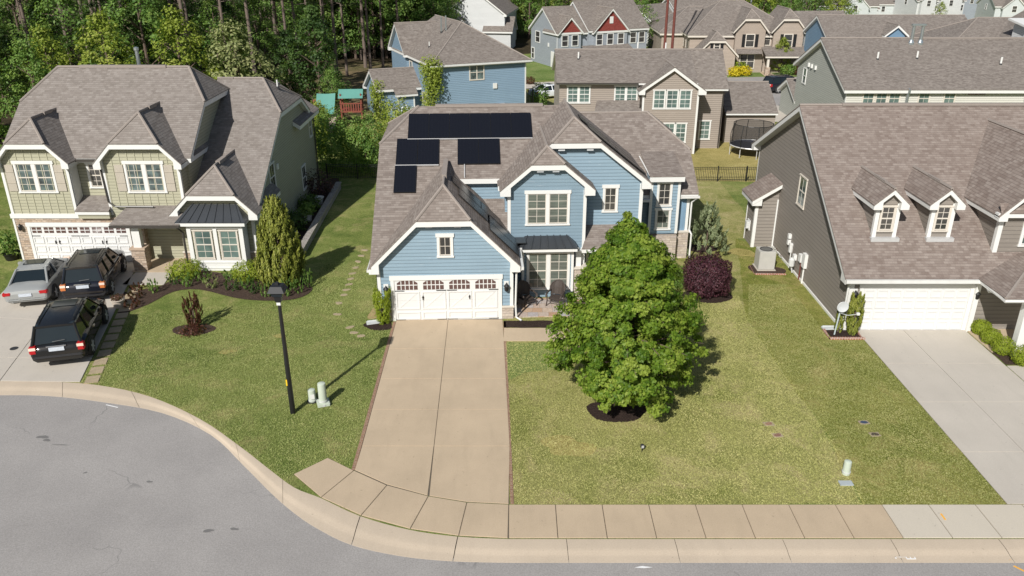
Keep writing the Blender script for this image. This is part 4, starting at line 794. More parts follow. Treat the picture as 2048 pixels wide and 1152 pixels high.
# ================================================================ vehicles
def vehicle(name, label, cat, loc, rz, paint, kind='suv', sc=1.0, lamps=taill, group=None, rails=True, roofmat=None):
    t = thing(name, label, cat, loc, rz, group); t.scale = (sc,) * 3
    if kind == 'suv':
        st = [(-2.38, .45, .80, .84, .80), (-2.33, .34, .92, .91, .92), (-2.2, .3, 1.0, .93, 1.0), (-1.6, .27, 1.02, .94, 1.03), (-.5, .26, 1.0, .94, 1.02), (.6, .26, .98, .94, 1.01), (1.15, .27, .97, .93, 1.03), (1.7, .29, .93, .92, 1.0), (2.15, .33, .83, .87, .9), (2.34, .42, .66, .76, .72)]
        B = [(-2.24, 1.0, .84), (1.15, 1.0, .84)]; Tt = [(-1.98, 1.66, .66), (.28, 1.68, .66)]; wy, wr = (-1.4, 1.43), .37
    else:
        st = [(-2.3, .45, .72, .8, .74), (-2.26, .36, .84, .86, .86), (-2.1, .3, .92, .89, .95), (-1.5, .25, .92, .91, .97), (-.5, .22, .88, .91, .93), (.6, .22, .86, .91, .92), (1.2, .24, .85, .9, .93), (1.8, .27, .76, .88, .82), (2.2, .32, .66, .8, .7), (2.33, .4, .56, .66, .6)]
        B = [(-1.62, .93, .8), (1.25, .9, .8)]; Tt = [(-.85, 1.37, .6), (.3, 1.4, .6)]; wy, wr = (-1.35, 1.4), .33
    rows = []
    for y, zb, zs, hw, zt in st:
        half = [(hw * .82, zb), (hw * .96, zb + .1), (hw, zb + (zs - zb) * .5), (hw * .985, zs - .05), (hw * .93, zs), (hw * .6, zt + .015), (0, zt + .03)]
        rows.append([(x, y, z) for x, z in half] + [(-x, y, z) for x, z in half[-2::-1]])
    m = MB(); m.grid(rows, True); m.face(rows[0]); m.face(rows[-1][::-1]); body = m.build('body', paint, t, smooth=True)
    (y0, z0, w0), (y1, z1, w1) = B; (r0, q0, v0), (r1, q1, v1) = Tt
    g = MB(); zl = .08
    g.solid([(-w0, y0, z0 - zl), (w0, y0, z0 - zl), (w1, y1, z1 - zl), (-w1, y1, z1 - zl)], [(-v0, r0, q0), (v0, r0, q0), (v1, r1, q1), (-v1, r1, q1)]); g.build('windows', autoglass, t)
    rf = MB(); n = 7; rr = []
    for k in range(n):
        s = k / (n - 1); y = r0 - .06 + (r1 - r0 + .1) * s; w = v0 + .045 - .03 * (2 * s - 1) ** 6; z = q0 + (q1 - q0) * s - .05 * (2 * s - 1) ** 4
        rr.append([(w, y, z - .03), (w * .97, y, z + .02), (w * .6, y, z + .05), (0, y, z + .06), (-w * .6, y, z + .05), (-w * .97, y, z + .02), (-w, y, z - .03)])
    rf.grid(rr, True); rf.face(rr[0]); rf.face(rr[-1]); rf.build('roof', roofmat or paint, t, smooth=True)
    pl = MB()
    for s in (-1, 1):
        pl.tube([(s * (w0 - .01), y0 - .02, z0 - .03), (s * (v0 + .0), r0, q0)], .055, 6); pl.tube([(s * (w1 - .01), y1 + .0, z1 - .03), (s * v1, r1, q1)], .04, 6)
        ps = ((.36, .05), (.66, .055)) if kind == 'suv' else ((.5, .05),)
        for k, r in ps:
            yb = y0 + (y1 - y0) * k; yt = r0 + (r1 - r0) * min(1, k * 1.12 - .02); pl.tube([(s * (w0 + .005), yb, z0 - .03), (s * (v0 + .015), yt, q0 + .01)], r, 6)
    pl.split('pillar', paint, t, smooth=True)
    MB().box(-.42, .42, r1 - .75, r1 - .18, max(q0, q1) + .03, max(q0, q1) + .068).build('sunroof', autoglass, t)
    if rails:
        rl = MB()
        for s in (-1, 1): rl.tube([(s * .6, r0 + .15, q0 + .06), (s * .6, r0 + .3, q0 + .11), (s * .6, r1 - .4, q1 + .11), (s * .6, r1 - .25, q1 + .06)], .022, 6)
        rl.split('roof_rail', black, t)
    yb = st[0][0]
    for s in (-1, 1):
        lm = MB(); x0, x1 = sorted((s * .56, s * .9)) if kind == 'car' else sorted((s * .68, s * .93)); z0_, z1_ = (.68, .84) if kind == 'car' else (.7, 1.0)
        lm.box(x0, x1, yb - .02, yb + .22, z0_, z1_); l = lm.build('tail_lamp', lamps, t, bevel=.03)
        if kind == 'suv': MB().box(x0 + .01, x1 - .01, yb - .03, yb - .018, z0_ + .17, z1_ - .02).build('reflector', clearl, l)
        MB().box(*sorted((s * .9, s * 1.08)), .85, 1.0, .98, 1.12).build('wing_mirror', paint, t, bevel=.03)
        hd = MB(); hd.box(*sorted((s * .5, s * .82)), st[-1][0] - .18, st[-1][0] - .03, .58, .74); hd.build('headlight', clearl, t, bevel=.02)
        for y in wy:
            w = thing('wheel', None, None, (s * .85, y, wr), 0); w.parent = t
            prof = [(.2, -.11), (wr - .05, -.12), (wr, -.08), (wr, .08), (wr - .05, .12), (.2, .11)]
            M = lambda x, yy, z: (z, yy, x); MB(M).lathe(prof, (0, 0, 0), 20).build('tyre', rubber, w, smooth=True)
            rm = MB(M); rm.lathe([(.01, s * .115), (.06, s * .125), (.2, s * .09), (.25, s * .115), (.25, s * .05)], (0, 0, 0), 20)
            for k in range(6):
                a = k * math.pi / 3; ca_, sa_ = math.cos(a), math.sin(a); px_, py_ = -sa_ * .028, ca_ * .028
                rm.solid([(ca_ * .05 + px_, sa_ * .05 + py_, s * .13), (ca_ * .05 - px_, sa_ * .05 - py_, s * .13), (ca_ * .24 - px_, sa_ * .24 - py_, s * .125), (ca_ * .24 + px_, sa_ * .24 + py_, s * .125)], [(ca_ * .05 + px_, sa_ * .05 + py_, s * .1), (ca_ * .05 - px_, sa_ * .05 - py_, s * .1), (ca_ * .24 - px_, sa_ * .24 - py_, s * .1), (ca_ * .24 + px_, sa_ * .24 + py_, s * .1)])
            rm.build('rim', alloy, w); 
            ar = MB(); ar.solid([(s * .78, y + (wr + .075) * math.cos(a * math.pi / 12), max(.26, wr + (wr + .075) * math.sin(a * math.pi / 12))) for a in range(13)], [(s * .945, y + (wr + .075) * math.cos(a * math.pi / 12), max(.26, wr + (wr + .075) * math.sin(a * math.pi / 12))) for a in range(13)]); ar.build('wheel_arch', rubber if kind == 'suv' else dark, t)
    MB().box(-.26, .26, yb - .035, yb + .05, .78 if kind == 'suv' else .62, .92 if kind == 'suv' else .75).build('number_plate', plate, t)
    if kind == 'suv': MB().box(-.34, .34, yb - .025, yb + .1, .945, .985).build('chrome_strip', chrome, t, bevel=.01); MB().box(-.84, .84, yb - .06, yb + .15, .5, .6).build('bumper', roofmat or dark, t, bevel=.04); MB().tube([(-.12, -2.27, 1.1), (.3, -2.25, 1.13)], .014, 5).build('wiper', dark, t)
    else: MB().box(-.8, .8, yb - .05, yb + .15, .42, .54).build('bumper', paint, t, bevel=.05); MB().tube([(-.55, yb - .03, .36), (-.55, yb + .1, .36)], .035, 8).build('exhaust', chrome, t)
    for s in (-1, 1):
        for y in ((-.55, .5) if kind == 'suv' else (-.75, .35)): MB().box(*sorted((s * .925, s * .965)), y - .1, y + .1, .82, .86).build('door_handle', chrome if kind == 'suv' else paint, t)
    return t
vehicle('sedan', 'silver four door sedan with red tail lamps, nearest the lawn edge', 'car', (-24.2, 38.3, .03), 14, silver, 'car', 1.1, rails=False)
vehicle('suv', 'dark blue suv parked nose to the white garage door of the green house', 'suv', (-21.65, 39.0, .03), 13, navyp, 'suv', 1.1, lamps=plain('lamp_amber', (.5, .16, .05), .15), roofmat=blackt)
vehicle('suv', 'black suv with roof rails and white-red tail lamps, nearest the street', 'suv', (-19.65, 32.5, .03), 15, blackp, 'suv', 1.13)
vehicle('suv', 'small dark blue suv parked on the rear street behind the beige house', 'suv', (31.9, 96.3, .02), -72, navyp, 'suv', 1.1)
vehicle('sedan', 'white car half hidden between the rear blue house and the beige house', 'car', (4.3, 92.5, .02), -60, whitep, 'car', 1.05, rails=False)
# ================================================================ street furniture and garden things
t = thing('street_lamp', 'tall black street lamp post standing on the front lawn', 'street lamp', (-8.38, 26.52, 0))
MB().tube([(0, 0, -.1), (0, 0, 4.75)], .11, 12, .06).build('post', black, t)
h = MB(); h.solid([(-.14, -.14, 4.95), (.14, -.14, 4.95), (.14, .14, 4.95), (-.14, .14, 4.95)], [(-.1, -.1, 4.7), (.1, -.1, 4.7), (.1, .1, 4.7), (-.1, .1, 4.7)]); h.build('lamp_neck', black, t)
l = MB().solid([(-.18, -.18, 4.95), (.18, -.18, 4.95), (.18, .18, 4.95), (-.18, .18, 4.95)], [(-.22, -.22, 5.12), (.22, -.22, 5.12), (.22, .22, 5.12), (-.22, .22, 5.12)]).build('lamp_glass', autoglass, t)
MB().solid([(-.3, -.3, 5.12), (.3, -.3, 5.12), (.3, .3, 5.12), (-.3, .3, 5.12)], [(-.2, -.2, 5.34), (.2, -.2, 5.34), (.2, .2, 5.34), (-.2, .2, 5.34)]).box(-.06, .06, -.06, .06, 5.345, 5.44).build('lamp_hood', plain('hood_black', (.012, .013, .016), .6), t)
MB().box(-.1, -.05, -.085, -.06, 1.25, 1.5).build('yellow_tag', yellow_s, t); MB().box(-.07, .07, -.1, -.07, 4.58, 4.68).build('photocell', white, t)
def pedestal(label, x, y, h, r, base):
    t = thing('utility_pedestal', label, 'pedestal', (x, y, 0), 20, 'utility pedestals on the lawns')
    MB().lathe([(r * 1.02, .0), (r, .05), (r * .97, h - .05), (r * .93, h - .01), (r * .5, h + .02)], (0, 0, 0), 18).build('cover', ped_m, t, smooth=True)
    MB().lathe([(r + .015, h * .18), (r + .015, h * .24)], (0, 0, 0), 18).build('band', grey_m, t)
    if base: MB().box(-r - .08, r + .08, -r - .08, r + .08, 0, .14).build('base', ped_m, t, bevel=.02); MB().box(-.05, .05, -r - .1, -r - .085, .04, .12).build('latch', grey_m, t)
    return t
pedestal('tall pale green pedestal on a square base behind the street lamp', -7.35, 27.15, .95, .16, True)
p = pedestal('short dirty grey pedestal close beside the taller pale pedestal', -7.82, 27.35, .55, .15, False); MB().box(-.08, .08, -.17, -.155, .2, .4).build('notice', white, p); MB().lathe([(.2, 0), (.2, .05)], (0, 0, 0), 16).build('base', dark, p)
pedestal('short pale green pedestal alone on the right hand lawn', 11.33, 22.7, .52, .13, False)
tag(MB().box(-.22, .22, -.12, .12, .0, .04).build('meter_lid', plain('lid_blue_grey', (.36, .4, .42), .6)), 'flat blue-grey lid set in the lawn below the lone pedestal', 'lid').location = (11.12, 22.15, .01)
for x, y, lab, mt in ((9.6, 25.75, 'rusty ground box left of the lawn seam, the farther of two', plain('rusty', (.25, .14, .1), .8)), (9.7, 25.0, 'rusty ground box left of the lawn seam, the nearer of two', plain('rusty', (.2, .1, .08), .8)), (13.2, 25.85, 'dark blue ground box near the pale driveway, the farther of two', plain('box_blue', (.03, .05, .1), .5)), (13.28, 25.05, 'dark brown ground box near the pale driveway, the nearer of two', plain('box_brown', (.06, .045, .035), .8))):
    t = thing('valve_box', lab, 'valve box', (x, y, 0), 8, 'valve boxes sunk in the lawn'); MB().box(-.19, .19, -.13, .13, 0, .022).build('rim', plain('rim_tan', (.3, .24, .18), .9), t); MB().solid([(px_ * .8, py_ * .8, .032) for px_, py_ in blob(0, 0, .17, .12, int(x * 7), 12, .12)], [(px_ * .8, py_ * .8, .0) for px_, py_ in blob(0, 0, .17, .12, int(x * 7), 12, .12)]).build('lid', mt, t)
t = thing('spotlight', 'small dark garden spotlight standing in the middle of the front lawn', 'spotlight', (4.6, 24.0, 0), 10); MB().tube([(0, 0, 0), (0, 0, .18)], .015, 6).build('stake', black, t); MB().box(-.06, .06, -.05, .05, .16, .3).build('lamp', dark, t, bevel=.015); MB().box(-.045, .045, -.06, -.05, .18, .28).build('lens', alloy, t)
# stepping stones
rnd = random.Random(5)
for i, (x, y) in enumerate([(-8.6, 41.3), (-8.62, 40.45), (-8.58, 39.7), (-8.53, 38.95), (-8.53, 38.25), (-8.54, 37.6), (-8.6, 36.6), (-8.43, 35.3), (-7.55, 33.9), (-7.27, 33.33), (-6.89, 33.0), (-8.62, 42.2), (-8.6, 43.1), (-8.55, 44.0)]):
    o = MB().slab([(px_, py_, .03) for px_, py_ in blob(0, 0, .2, .13, i, 9, .12)], .05).build('stepping_stone', plain('step_stone', (.34, .27, .18), .9, var=.3, scale=5) if i == 0 else bpy.data.materials['step_stone']); o.location = (x, y, 0); o.rotation_euler = (0, 0, rnd.uniform(-.6, .6))
    tag(o, 'tan stepping stone sunk in the grass beside the blue house' if i not in (8, 9, 10) else 'tan stepping stone in the trio ending at the driveway bed', 'stepping stone', 'stepping stones beside the blue house' if i not in (8, 9, 10) else 'stepping stones nearest the driveway')
for i in range(13):
    s = i / 12; x, y = -17.5 + (-19.75 + 17.5) * s, 29.05 + (38.2 - 29.05) * s
    for dx in (0,): o = MB().box(-.27, .27, -.3, .3, -.03, .035).build('edging_paver', bpy.data.materials['step_stone'], bevel=.01); o.location = (x + .25, y, 0); o.rotation_euler = (0, 0, R(14)); tag(o, 'flat tan paver in the row along the right edge of the driveway with cars', 'paver', 'pavers along the driveway with cars')
# satellite dish
t = thing('satellite_dish', 'grey satellite dish on a pole at the corner of the taupe house', 'satellite dish', (14.75, 33.15, 0))
MB().tube([(0, 0, 0), (.1, .05, 1.15)], .035, 8).build('mast', plain('mast_grey', (.4, .46, .46), .4), t)
d = MB(lambda x, y, z: (.12 + x * .95 + z * .25, -.12 - z * .9 + .05 * y, 1.45 + y * .95 + z * .3)); d.lathe([(.01, -.06), (.2, -.045), (.34, 0), (.36, .0), (.34, .015), (.2, -.03), (.01, -.045)], (0, 0, 0), 24); d.v = [(.12 + (a - .12) * .76, -.12 + (b - -.12) * .76, 1.45 + (c - 1.45) * .76) for a, b, c in d.v]; d.build('dish', plain('dish_grey', (.5, .52, .53), .5), t, smooth=True)
MB().tube([(.1, .0, 1.1), (.3, -.35, 1.15), (.62, -.55, 1.3)], .018, 6).build('feed_arm', plain('arm_grey', (.4, .42, .42), .4), t); MB().box(.58, .72, -.62, -.5, 1.26, 1.38).build('receiver', white, t, bevel=.02)
# air conditioner
t = thing('air_conditioner', 'grey outdoor air conditioning unit on a pad by the taupe wall', 'air conditioner', (13.85, 41.3, 0), 0)
MB().box(-.44, .44, -.44, .44, .06, 1.1).build('casing', ac_m, t, bevel=.03); MB().box(-.5, .5, -.5, .5, 0, .06).build('pad', conc_grey, t); a = MB().lathe([(.34, 1.1), (.34, 1.125), (.3, 1.125), (.3, 1.104)], (0, 0, 0), 20).build('fan_ring', dark, t); MB().lathe([(.29, 1.1), (.29, 1.108)], (0, 0, 0), 20).build('fan_grille', plain('grille', (.12, .12, .11), .6), t)
t = thing('air_conditioner', 'small white heat pump box on the porch edge, cut by the frame', 'air conditioner', (22.75, 31.0, .03), 0); MB().box(-.35, .35, -.16, .16, 0, .6).build('casing', white, t, bevel=.02); MB().lathe([(.2, 0), (.22, .01), (.2, .02)], (0, 0, 0), 16).build('fan_guard', grey_m, t).matrix_local = Matrix.Translation((-.1, -.165, .3)) @ Matrix.Rotation(R(90), 4, 'X')
# splash blocks
for x, y, rz, lab in ((-6.5, 34.35, 15, 'pale splash block under the downspout left of the blue garage'), (21.65, 31.35, -60, 'pale splash block between the two nearest round shrubs'), (14.75, 33.75, 0, 'pale splash block at the corner behind the satellite dish')):
    o = MB().solid([(-.35, -.15, .06), (.35, -.1, .06), (.35, .1, .06), (-.35, .15, .06)], [(-.35, -.15, 0), (.35, -.1, 0), (.35, .1, 0), (-.35, .15, 0)]).box(-.3, .3, .1, .13, .06, .1).build('splash_block', plain('splash', (.5, .52, .52), .7)); o.location = (x, y, .02); o.rotation_euler = (0, 0, R(rz)); tag(o, lab, 'splash block')
# wicker chairs on the patio
def chair(label, x, y, rz):
    t = thing('wicker_chair', label, 'chair', (x, y, .045), rz, 'wicker chairs on the patio')
    MB().box(-.3, .3, -.3, .28, .34, .42).build('seat', wicker, t, bevel=.03)
    bk = MB(); rows = [[(-.34, .2, .42), (-.17, .3, .42), (0, .33, .42), (.17, .3, .42), (.34, .2, .42)], [(-.36, .26, .75), (-.18, .36, .78), (0, .4, .8), (.18, .36, .78), (.36, .26, .75)], [(-.3, .34, .95), (-.16, .44, 1.05), (0, .48, 1.1), (.16, .44, 1.05), (.3, .34, .95)]]
    bk.grid(rows); bk.build('backrest', wicker, t); MB().tube([(-.37, .2, .6), (-.38, .28, .8), (-.31, .36, .98), (-.16, .46, 1.08), (0, .5, 1.13), (.16, .46, 1.08), (.31, .36, .98), (.38, .28, .8), (.37, .2, .6)], .035, 8).build('back_frame', wicker, t)
    for s in (-1, 1):
        MB().tube([(s * .34, .25, .66), (s * .39, -.1, .64), (s * .38, -.34, .6), (s * .36, -.38, .5)], .045, 8).build('arm', wicker, t)
        for y0 in (-.32, .28): MB().tube([(s * .34, y0, .6 if y0 < 0 else .5), (s * .33, y0, .3), (s * .36, y0 * 1.12, 0)], .03, 6).build('leg', wicker, t)
    MB().tube([(-.33, -.32, .28), (.33, -.32, .28)], .025, 6).build('front_apron', wicker, t)
chair('brown wicker armchair on the patio, half in the garage shadow', .72, 36.35, 35); chair('brown wicker armchair on the patio, in full sun by the bay', 2.15, 36.4, -22)
# retaining wall, pots
t = thing('retaining_wall', 'low grey block retaining wall along the side of the green house', 'wall', (0, 0, 0))
MB().slab([(-12.15, 42.6, .42), (-11.85, 42.6, .42), (-12.35, 56.6, .42), (-12.65, 56.6, .42)], .5).build('block_course', blk_wall, t)
cp = MB()
for i in range(31):
    s = i / 31; y = 42.6 + 14 * s; x = -12.15 - .5 * s; cp.box(x - .04, x + .34, y + .008, y + .44, .422, .5)
cp.build('cap_stones', blk_wall, t)
def pot(label, x, y, h=.5, r=.3, mt=white):
    t = thing('planter_pot', label, 'pot', (x, y, 0)); MB().lathe([(r * .7, 0), (r * .95, h * .9), (r * 1.08, h * .92), (r * 1.08, h), (r * .92, h), (r * .9, h - .06)], (0, 0, 0), 18).build('pot', mt, t, smooth=True); MB().lathe([(r * .9, h - .08), (.01, h - .05)], (0, 0, 0), 14).build('soil', mulch_m, t); return t
pot('white pot by the side wall, nearest the pointed evergreen', -13.05, 45.6); pot('white pot by the side wall, middle of three', -13.05, 49.3); pot('white pot by the side wall, farthest of three', -13.1, 52.9); pot('low black planter tub at the left corner of the stone garage', -28.2, 42.6, .42, .45, black)
pot('pale stone planter with red flowers at the tip of the mulch bed', -19.35, 36.2, .42, .32, plain('planter_stone', (.5, .43, .36), .8))
tag(MB().box(-.9, .9, -.09, .09, 0, .12).build('landscape_timber', yellow_s), 'yellow plastic pipe lying on the grass left of the stone garage', 'pipe').location = (-29.6, 47.5, .02); bpy.data.objects['landscape_timber'].rotation_euler = (0, 0, R(60)); bpy.data.objects['landscape_timber'].name = 'plastic_pipe'
o = MB().lathe([(.17, 0), (.17, .012)], (0, 0, 0), 18).build('drain_cover', dark); o.location = (-22.0, 31.75, .03); tag(o, 'round dark drain cover set in the driveway behind the silver sedan', 'drain cover')
# black metal fences
def fence(name, label, pts, h=1.1, gap=.13, cat='fence'):
    t = thing(name, label, cat); rl = MB(); pk = MB()
    for (x0, y0), (x1, y1) in zip(pts, pts[1:]):
        L = math.dist((x0, y0), (x1, y1)); n = max(1, round(L / 2.2))
        for k in range(n + 1): x, y = x0 + (x1 - x0) * k / n, y0 + (y1 - y0) * k / n; MB().box(x - .035, x + .035, y - .035, y + .035, -.05, h + .08).build('post', black, t)
        for z in (.14, h - .16, h - .02): MB().tube([(x0, y0, z), (x1, y1, z)], .018, 4).build('rail', black, t)
        for k in range(int(L / gap)): s = (k + .5) * gap / L; x, y = x0 + (x1 - x0) * s, y0 + (y1 - y0) * s; pk.tube([(x, y, .05), (x, y, h - .02)], .014, 4)
    pk.build('pickets', black, t); return t
fence('metal_fence', 'black metal picket fence between the blue house and the taupe house', [(11.0, 58.4), (19.5, 58.4)])
fence('metal_fence', 'black metal picket fence in the shade between the green and blue houses', [(-13.9, 59.2), (-7.0, 58.9)])
t = thing('side_gate', 'dark mesh gate panel standing against the left side of the blue house', 'gate', (-8.0, 45.4, 0), 78); MB().box(0, 3.2, -.02, .02, .1, 1.75).build('mesh_panel', mesh_net, t); MB().tube([(0, 0, .1), (3.2, 0, .1), (3.2, 0, 1.8), (0, 0, 1.8)], .04, 6, closed=True).build('frame', black, t)
# play set
t = thing('play_set', 'wooden play set with two green tarps behind the green house', 'play set', (-16.5, 77.2, 0), 5)
for x in (.3, 2.2):
    for y in (0, 1.6): MB().box(x - .06, x + .06, y - .06, y + .06, 0, 3.1).build('post', redwood, t)
MB().box(.2, 2.3, -.1, 1.7, 1.35, 1.5).build('platform', redwood, t); rl = MB()
for i in range(9): rl.box(.3 + i * .225, .4 + i * .225, -.1, -.06, 1.5, 2.15)
rl.box(.2, 2.3, -.12, -.04, 2.15, 2.25).build('railing', redwood, t)
MB().solid([(.1, -.3, 2.75), (2.4, -.3, 2.75), (2.4, .8, 3.4), (.1, .8, 3.4)], [(.1, -.3, 2.71), (2.4, -.3, 2.71), (2.4, .8, 3.36), (.1, .8, 3.36)]).solid([(.1, .8, 3.4), (2.4, .8, 3.4), (2.4, 1.9, 2.75), (.1, 1.9, 2.75)], [(.1, .8, 3.36), (2.4, .8, 3.36), (2.4, 1.9, 2.71), (.1, 1.9, 2.71)]).build('tarp_roof', teal, t)
MB().grid([[(-2.0 + 1.75 * i / 8, -1.3 + 2.3 * k, 1.5 + 1.5 * k - .12 * math.sin(math.pi * k) - .05 * math.sin(math.pi * i / 8)) for i in range(9)] for k in (0, .25, .5, .75, 1)]).build('tarp_awning', teal, t)
MB().tube([(-2.4, 1.3, 2.3), (.3, 1.3, 2.4)], .08, 6).build('swing_beam', redwood, t); MB().tube([(-2.4, .4, 0), (-2.4, 1.3, 2.3), (-2.4, 2.2, 0)], .07, 6).build('frame_legs', redwood, t)
cl = MB().slab([(-1.5, -3.2, .2), (-.2, -3.2, .2), (.0, -.4, 1.35), (-1.3, -.4, 1.35)], .08).build('climbing_wall', plain('climb_board', (.42, .33, .27), .8, var=.2, scale=3), t)
for x in (-1.5, -.25): MB().box(x, x + .08, -3.2, -3.1, 0, .5).build('side_rail', redwood, t)
# trampoline
t = thing('trampoline', 'round trampoline with black safety net behind the taupe house', 'trampoline', (19.9, 66.5, 0)); n = 24
MB().tube([(1.75 * math.cos(2 * math.pi * k / n), 1.75 * math.sin(2 * math.pi * k / n), .85) for k in range(n)], .05, 6, closed=True).build('frame', alloy, t); MB().lathe([(1.7, .85), (.01, .84)], (0, 0, 0), n).build('mat', plain('mat_navy', (.02, .025, .05), .7), t)
MB().tube([(1.6 * math.cos(2 * math.pi * k / n), 1.6 * math.sin(2 * math.pi * k / n), 2.6) for k in range(n)], .025, 6, closed=True).build('top_ring', black, t); nt = MB(); nt.grid([[(r * math.cos(2 * math.pi * k / n), r * math.sin(2 * math.pi * k / n), z) for k in range(n)] for r, z in ((1.7, .88), (1.6, 2.6))], True); nt.build('net', mesh_net, t)
for k in range(8):
    a = 2 * math.pi * k / 8; x, y = math.cos(a), math.sin(a); MB().tube([(1.75 * x, 1.75 * y, 0), (1.75 * x, 1.75 * y, .85)], .035, 6).build('leg', alloy, t); MB().tube([(1.78 * x, 1.78 * y, .7), (1.8 * x, 1.8 * y, 1.8), (1.6 * x, 1.6 * y, 2.6)], .03, 6).build('net_pole', black, t)
for x, dx in ((19.1, 'left'), (20.05, 'right')):
    t = thing('steel_pole', f'tall rust brown steel pole beyond the beige roof, the {dx} one of two', 'pole', (x, 105, 0)); MB().tube([(0, 0, 0), (0, 0, 20)], .19, 12, .13).build('shaft', rust, t); MB().lathe([(.34, 0), (.34, .2), (.22, .25)], (0, 0, 0), 12).build('base_flange', rust, t)
t = thing('utility_pole', 'thin wooden utility pole among the trees behind the rear houses', 'pole', (-10.5, 140, 0)); MB().tube([(0, 0, 0), (0, 0, 15)], .2, 8, .13).build('shaft', bark_pale, t); MB().box(-1.2, 1.2, -.06, .06, 13.4, 13.6).build('cross_arm', bark_pale, t)
t = thing('trellis', 'black square lattice panel at the right corner of the rear blue house', 'trellis', (.95, 83.3, 0), 22); la = MB()
for i in range(7): la.box(i * .2, i * .2 + .03, -.02, .0, .2, 2.4)
la2 = MB()
for i in range(11): la2.box(0, 1.23, -.045, -.022, .25 + i * .2, .28 + i * .2)
la.build('upright_laths', black, t); la2.build('cross_laths', black, t); MB().box(-.06, 0, -.05, .02, 0, 2.45).box(1.24, 1.3, -.05, .02, 0, 2.45).box(-.06, 1.3, -.05, .02, 2.452, 2.52).build('frame', black, t)
# ================================================================ vegetation
import numpy as np
SHAPES = {'diamond': [(-.5, 0, 0), (0, -.3, .05), (.5, 0, 0), (0, .3, .05)],
          'oak': [(-.5, 0, 0), (-.18, -.12, .03), (-.05, -.42, .0), (.08, -.13, .04), (.3, -.3, 0), (.55, 0, -.03), (.3, .3, 0), (.08, .13, .04), (-.05, .42, 0), (-.18, .12, .03)],
          'blade': [(-.5, -.09, 0), (.1, -.13, 0), (.55, 0, 0), (.1, .13, 0), (-.5, .09, 0)]}
def leaf_mesh(name, pts, nrm, size, mat, tint, shape='diamond', axis=None, seed=0):
    rs = np.random.RandomState(seed); n = len(pts); S_ = np.array(SHAPES[shape]); k = len(S_)
    nrm = nrm / np.linalg.norm(nrm, axis=1, keepdims=True)
    a = rs.normal(size=(n, 3)) if axis is None else axis + rs.normal(size=(n, 3)) * .25
    a = a - (a * nrm).sum(1, keepdims=True) * nrm; a /= np.linalg.norm(a, axis=1, keepdims=True) + 1e-9; b = np.cross(nrm, a)
    sz = size * rs.uniform(.65, 1.25, size=(n, 1, 1))
    V = pts[:, None, :] + sz * (S_[None, :, 0:1] * a[:, None] + S_[None, :, 1:2] * b[:, None] + S_[None, :, 2:3] * nrm[:, None])
    me = bpy.data.meshes.new(name); me.vertices.add(n * k); me.vertices.foreach_set('co', V.reshape(-1).astype(np.float32))
    me.loops.add(n * k); me.loops.foreach_set('vertex_index', np.arange(n * k, dtype=np.int32)); me.polygons.add(n)
    me.polygons.foreach_set('loop_start', np.arange(0, n * k, k, dtype=np.int32)); me.polygons.foreach_set('loop_total', np.full(n, k, dtype=np.int32))
    at = me.attributes.new('tint', 'FLOAT', 'FACE'); at.data.foreach_set('value', np.clip(tint, 0, 1).astype(np.float32))
    me.update(calc_edges=True); me.materials.append(mat); return me
def clumps(cl, per, seed, up=.7, out=.5, flat=.6, ctr=(0, 0), tspread=.16):
    """leaves scattered through a list of (centre, radius) tufts"""
    rs = np.random.RandomState(seed); P, Nn, T = [], [], []
    for c, r in cl:
        m = int(per * (.7 + .6 * rs.rand())); d = rs.normal(size=(m, 3)); d /= np.linalg.norm(d, axis=1, keepdims=True)
        q = d * (rs.rand(m, 1) ** .45) * r; q[:, 2] *= flat; c = np.array(c); o = c - np.array([ctr[0], ctr[1], c[2]]); o = o / (np.linalg.norm(o) + 1e-6)
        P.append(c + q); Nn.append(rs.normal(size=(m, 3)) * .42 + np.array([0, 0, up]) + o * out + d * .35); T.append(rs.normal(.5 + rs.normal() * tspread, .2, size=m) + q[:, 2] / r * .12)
    return np.concatenate(P), np.concatenate(Nn), np.concatenate(T)
def addmesh(name, me, parent): o = bpy.data.objects.new(name, me); COL.objects.link(o); o.parent = parent; return o
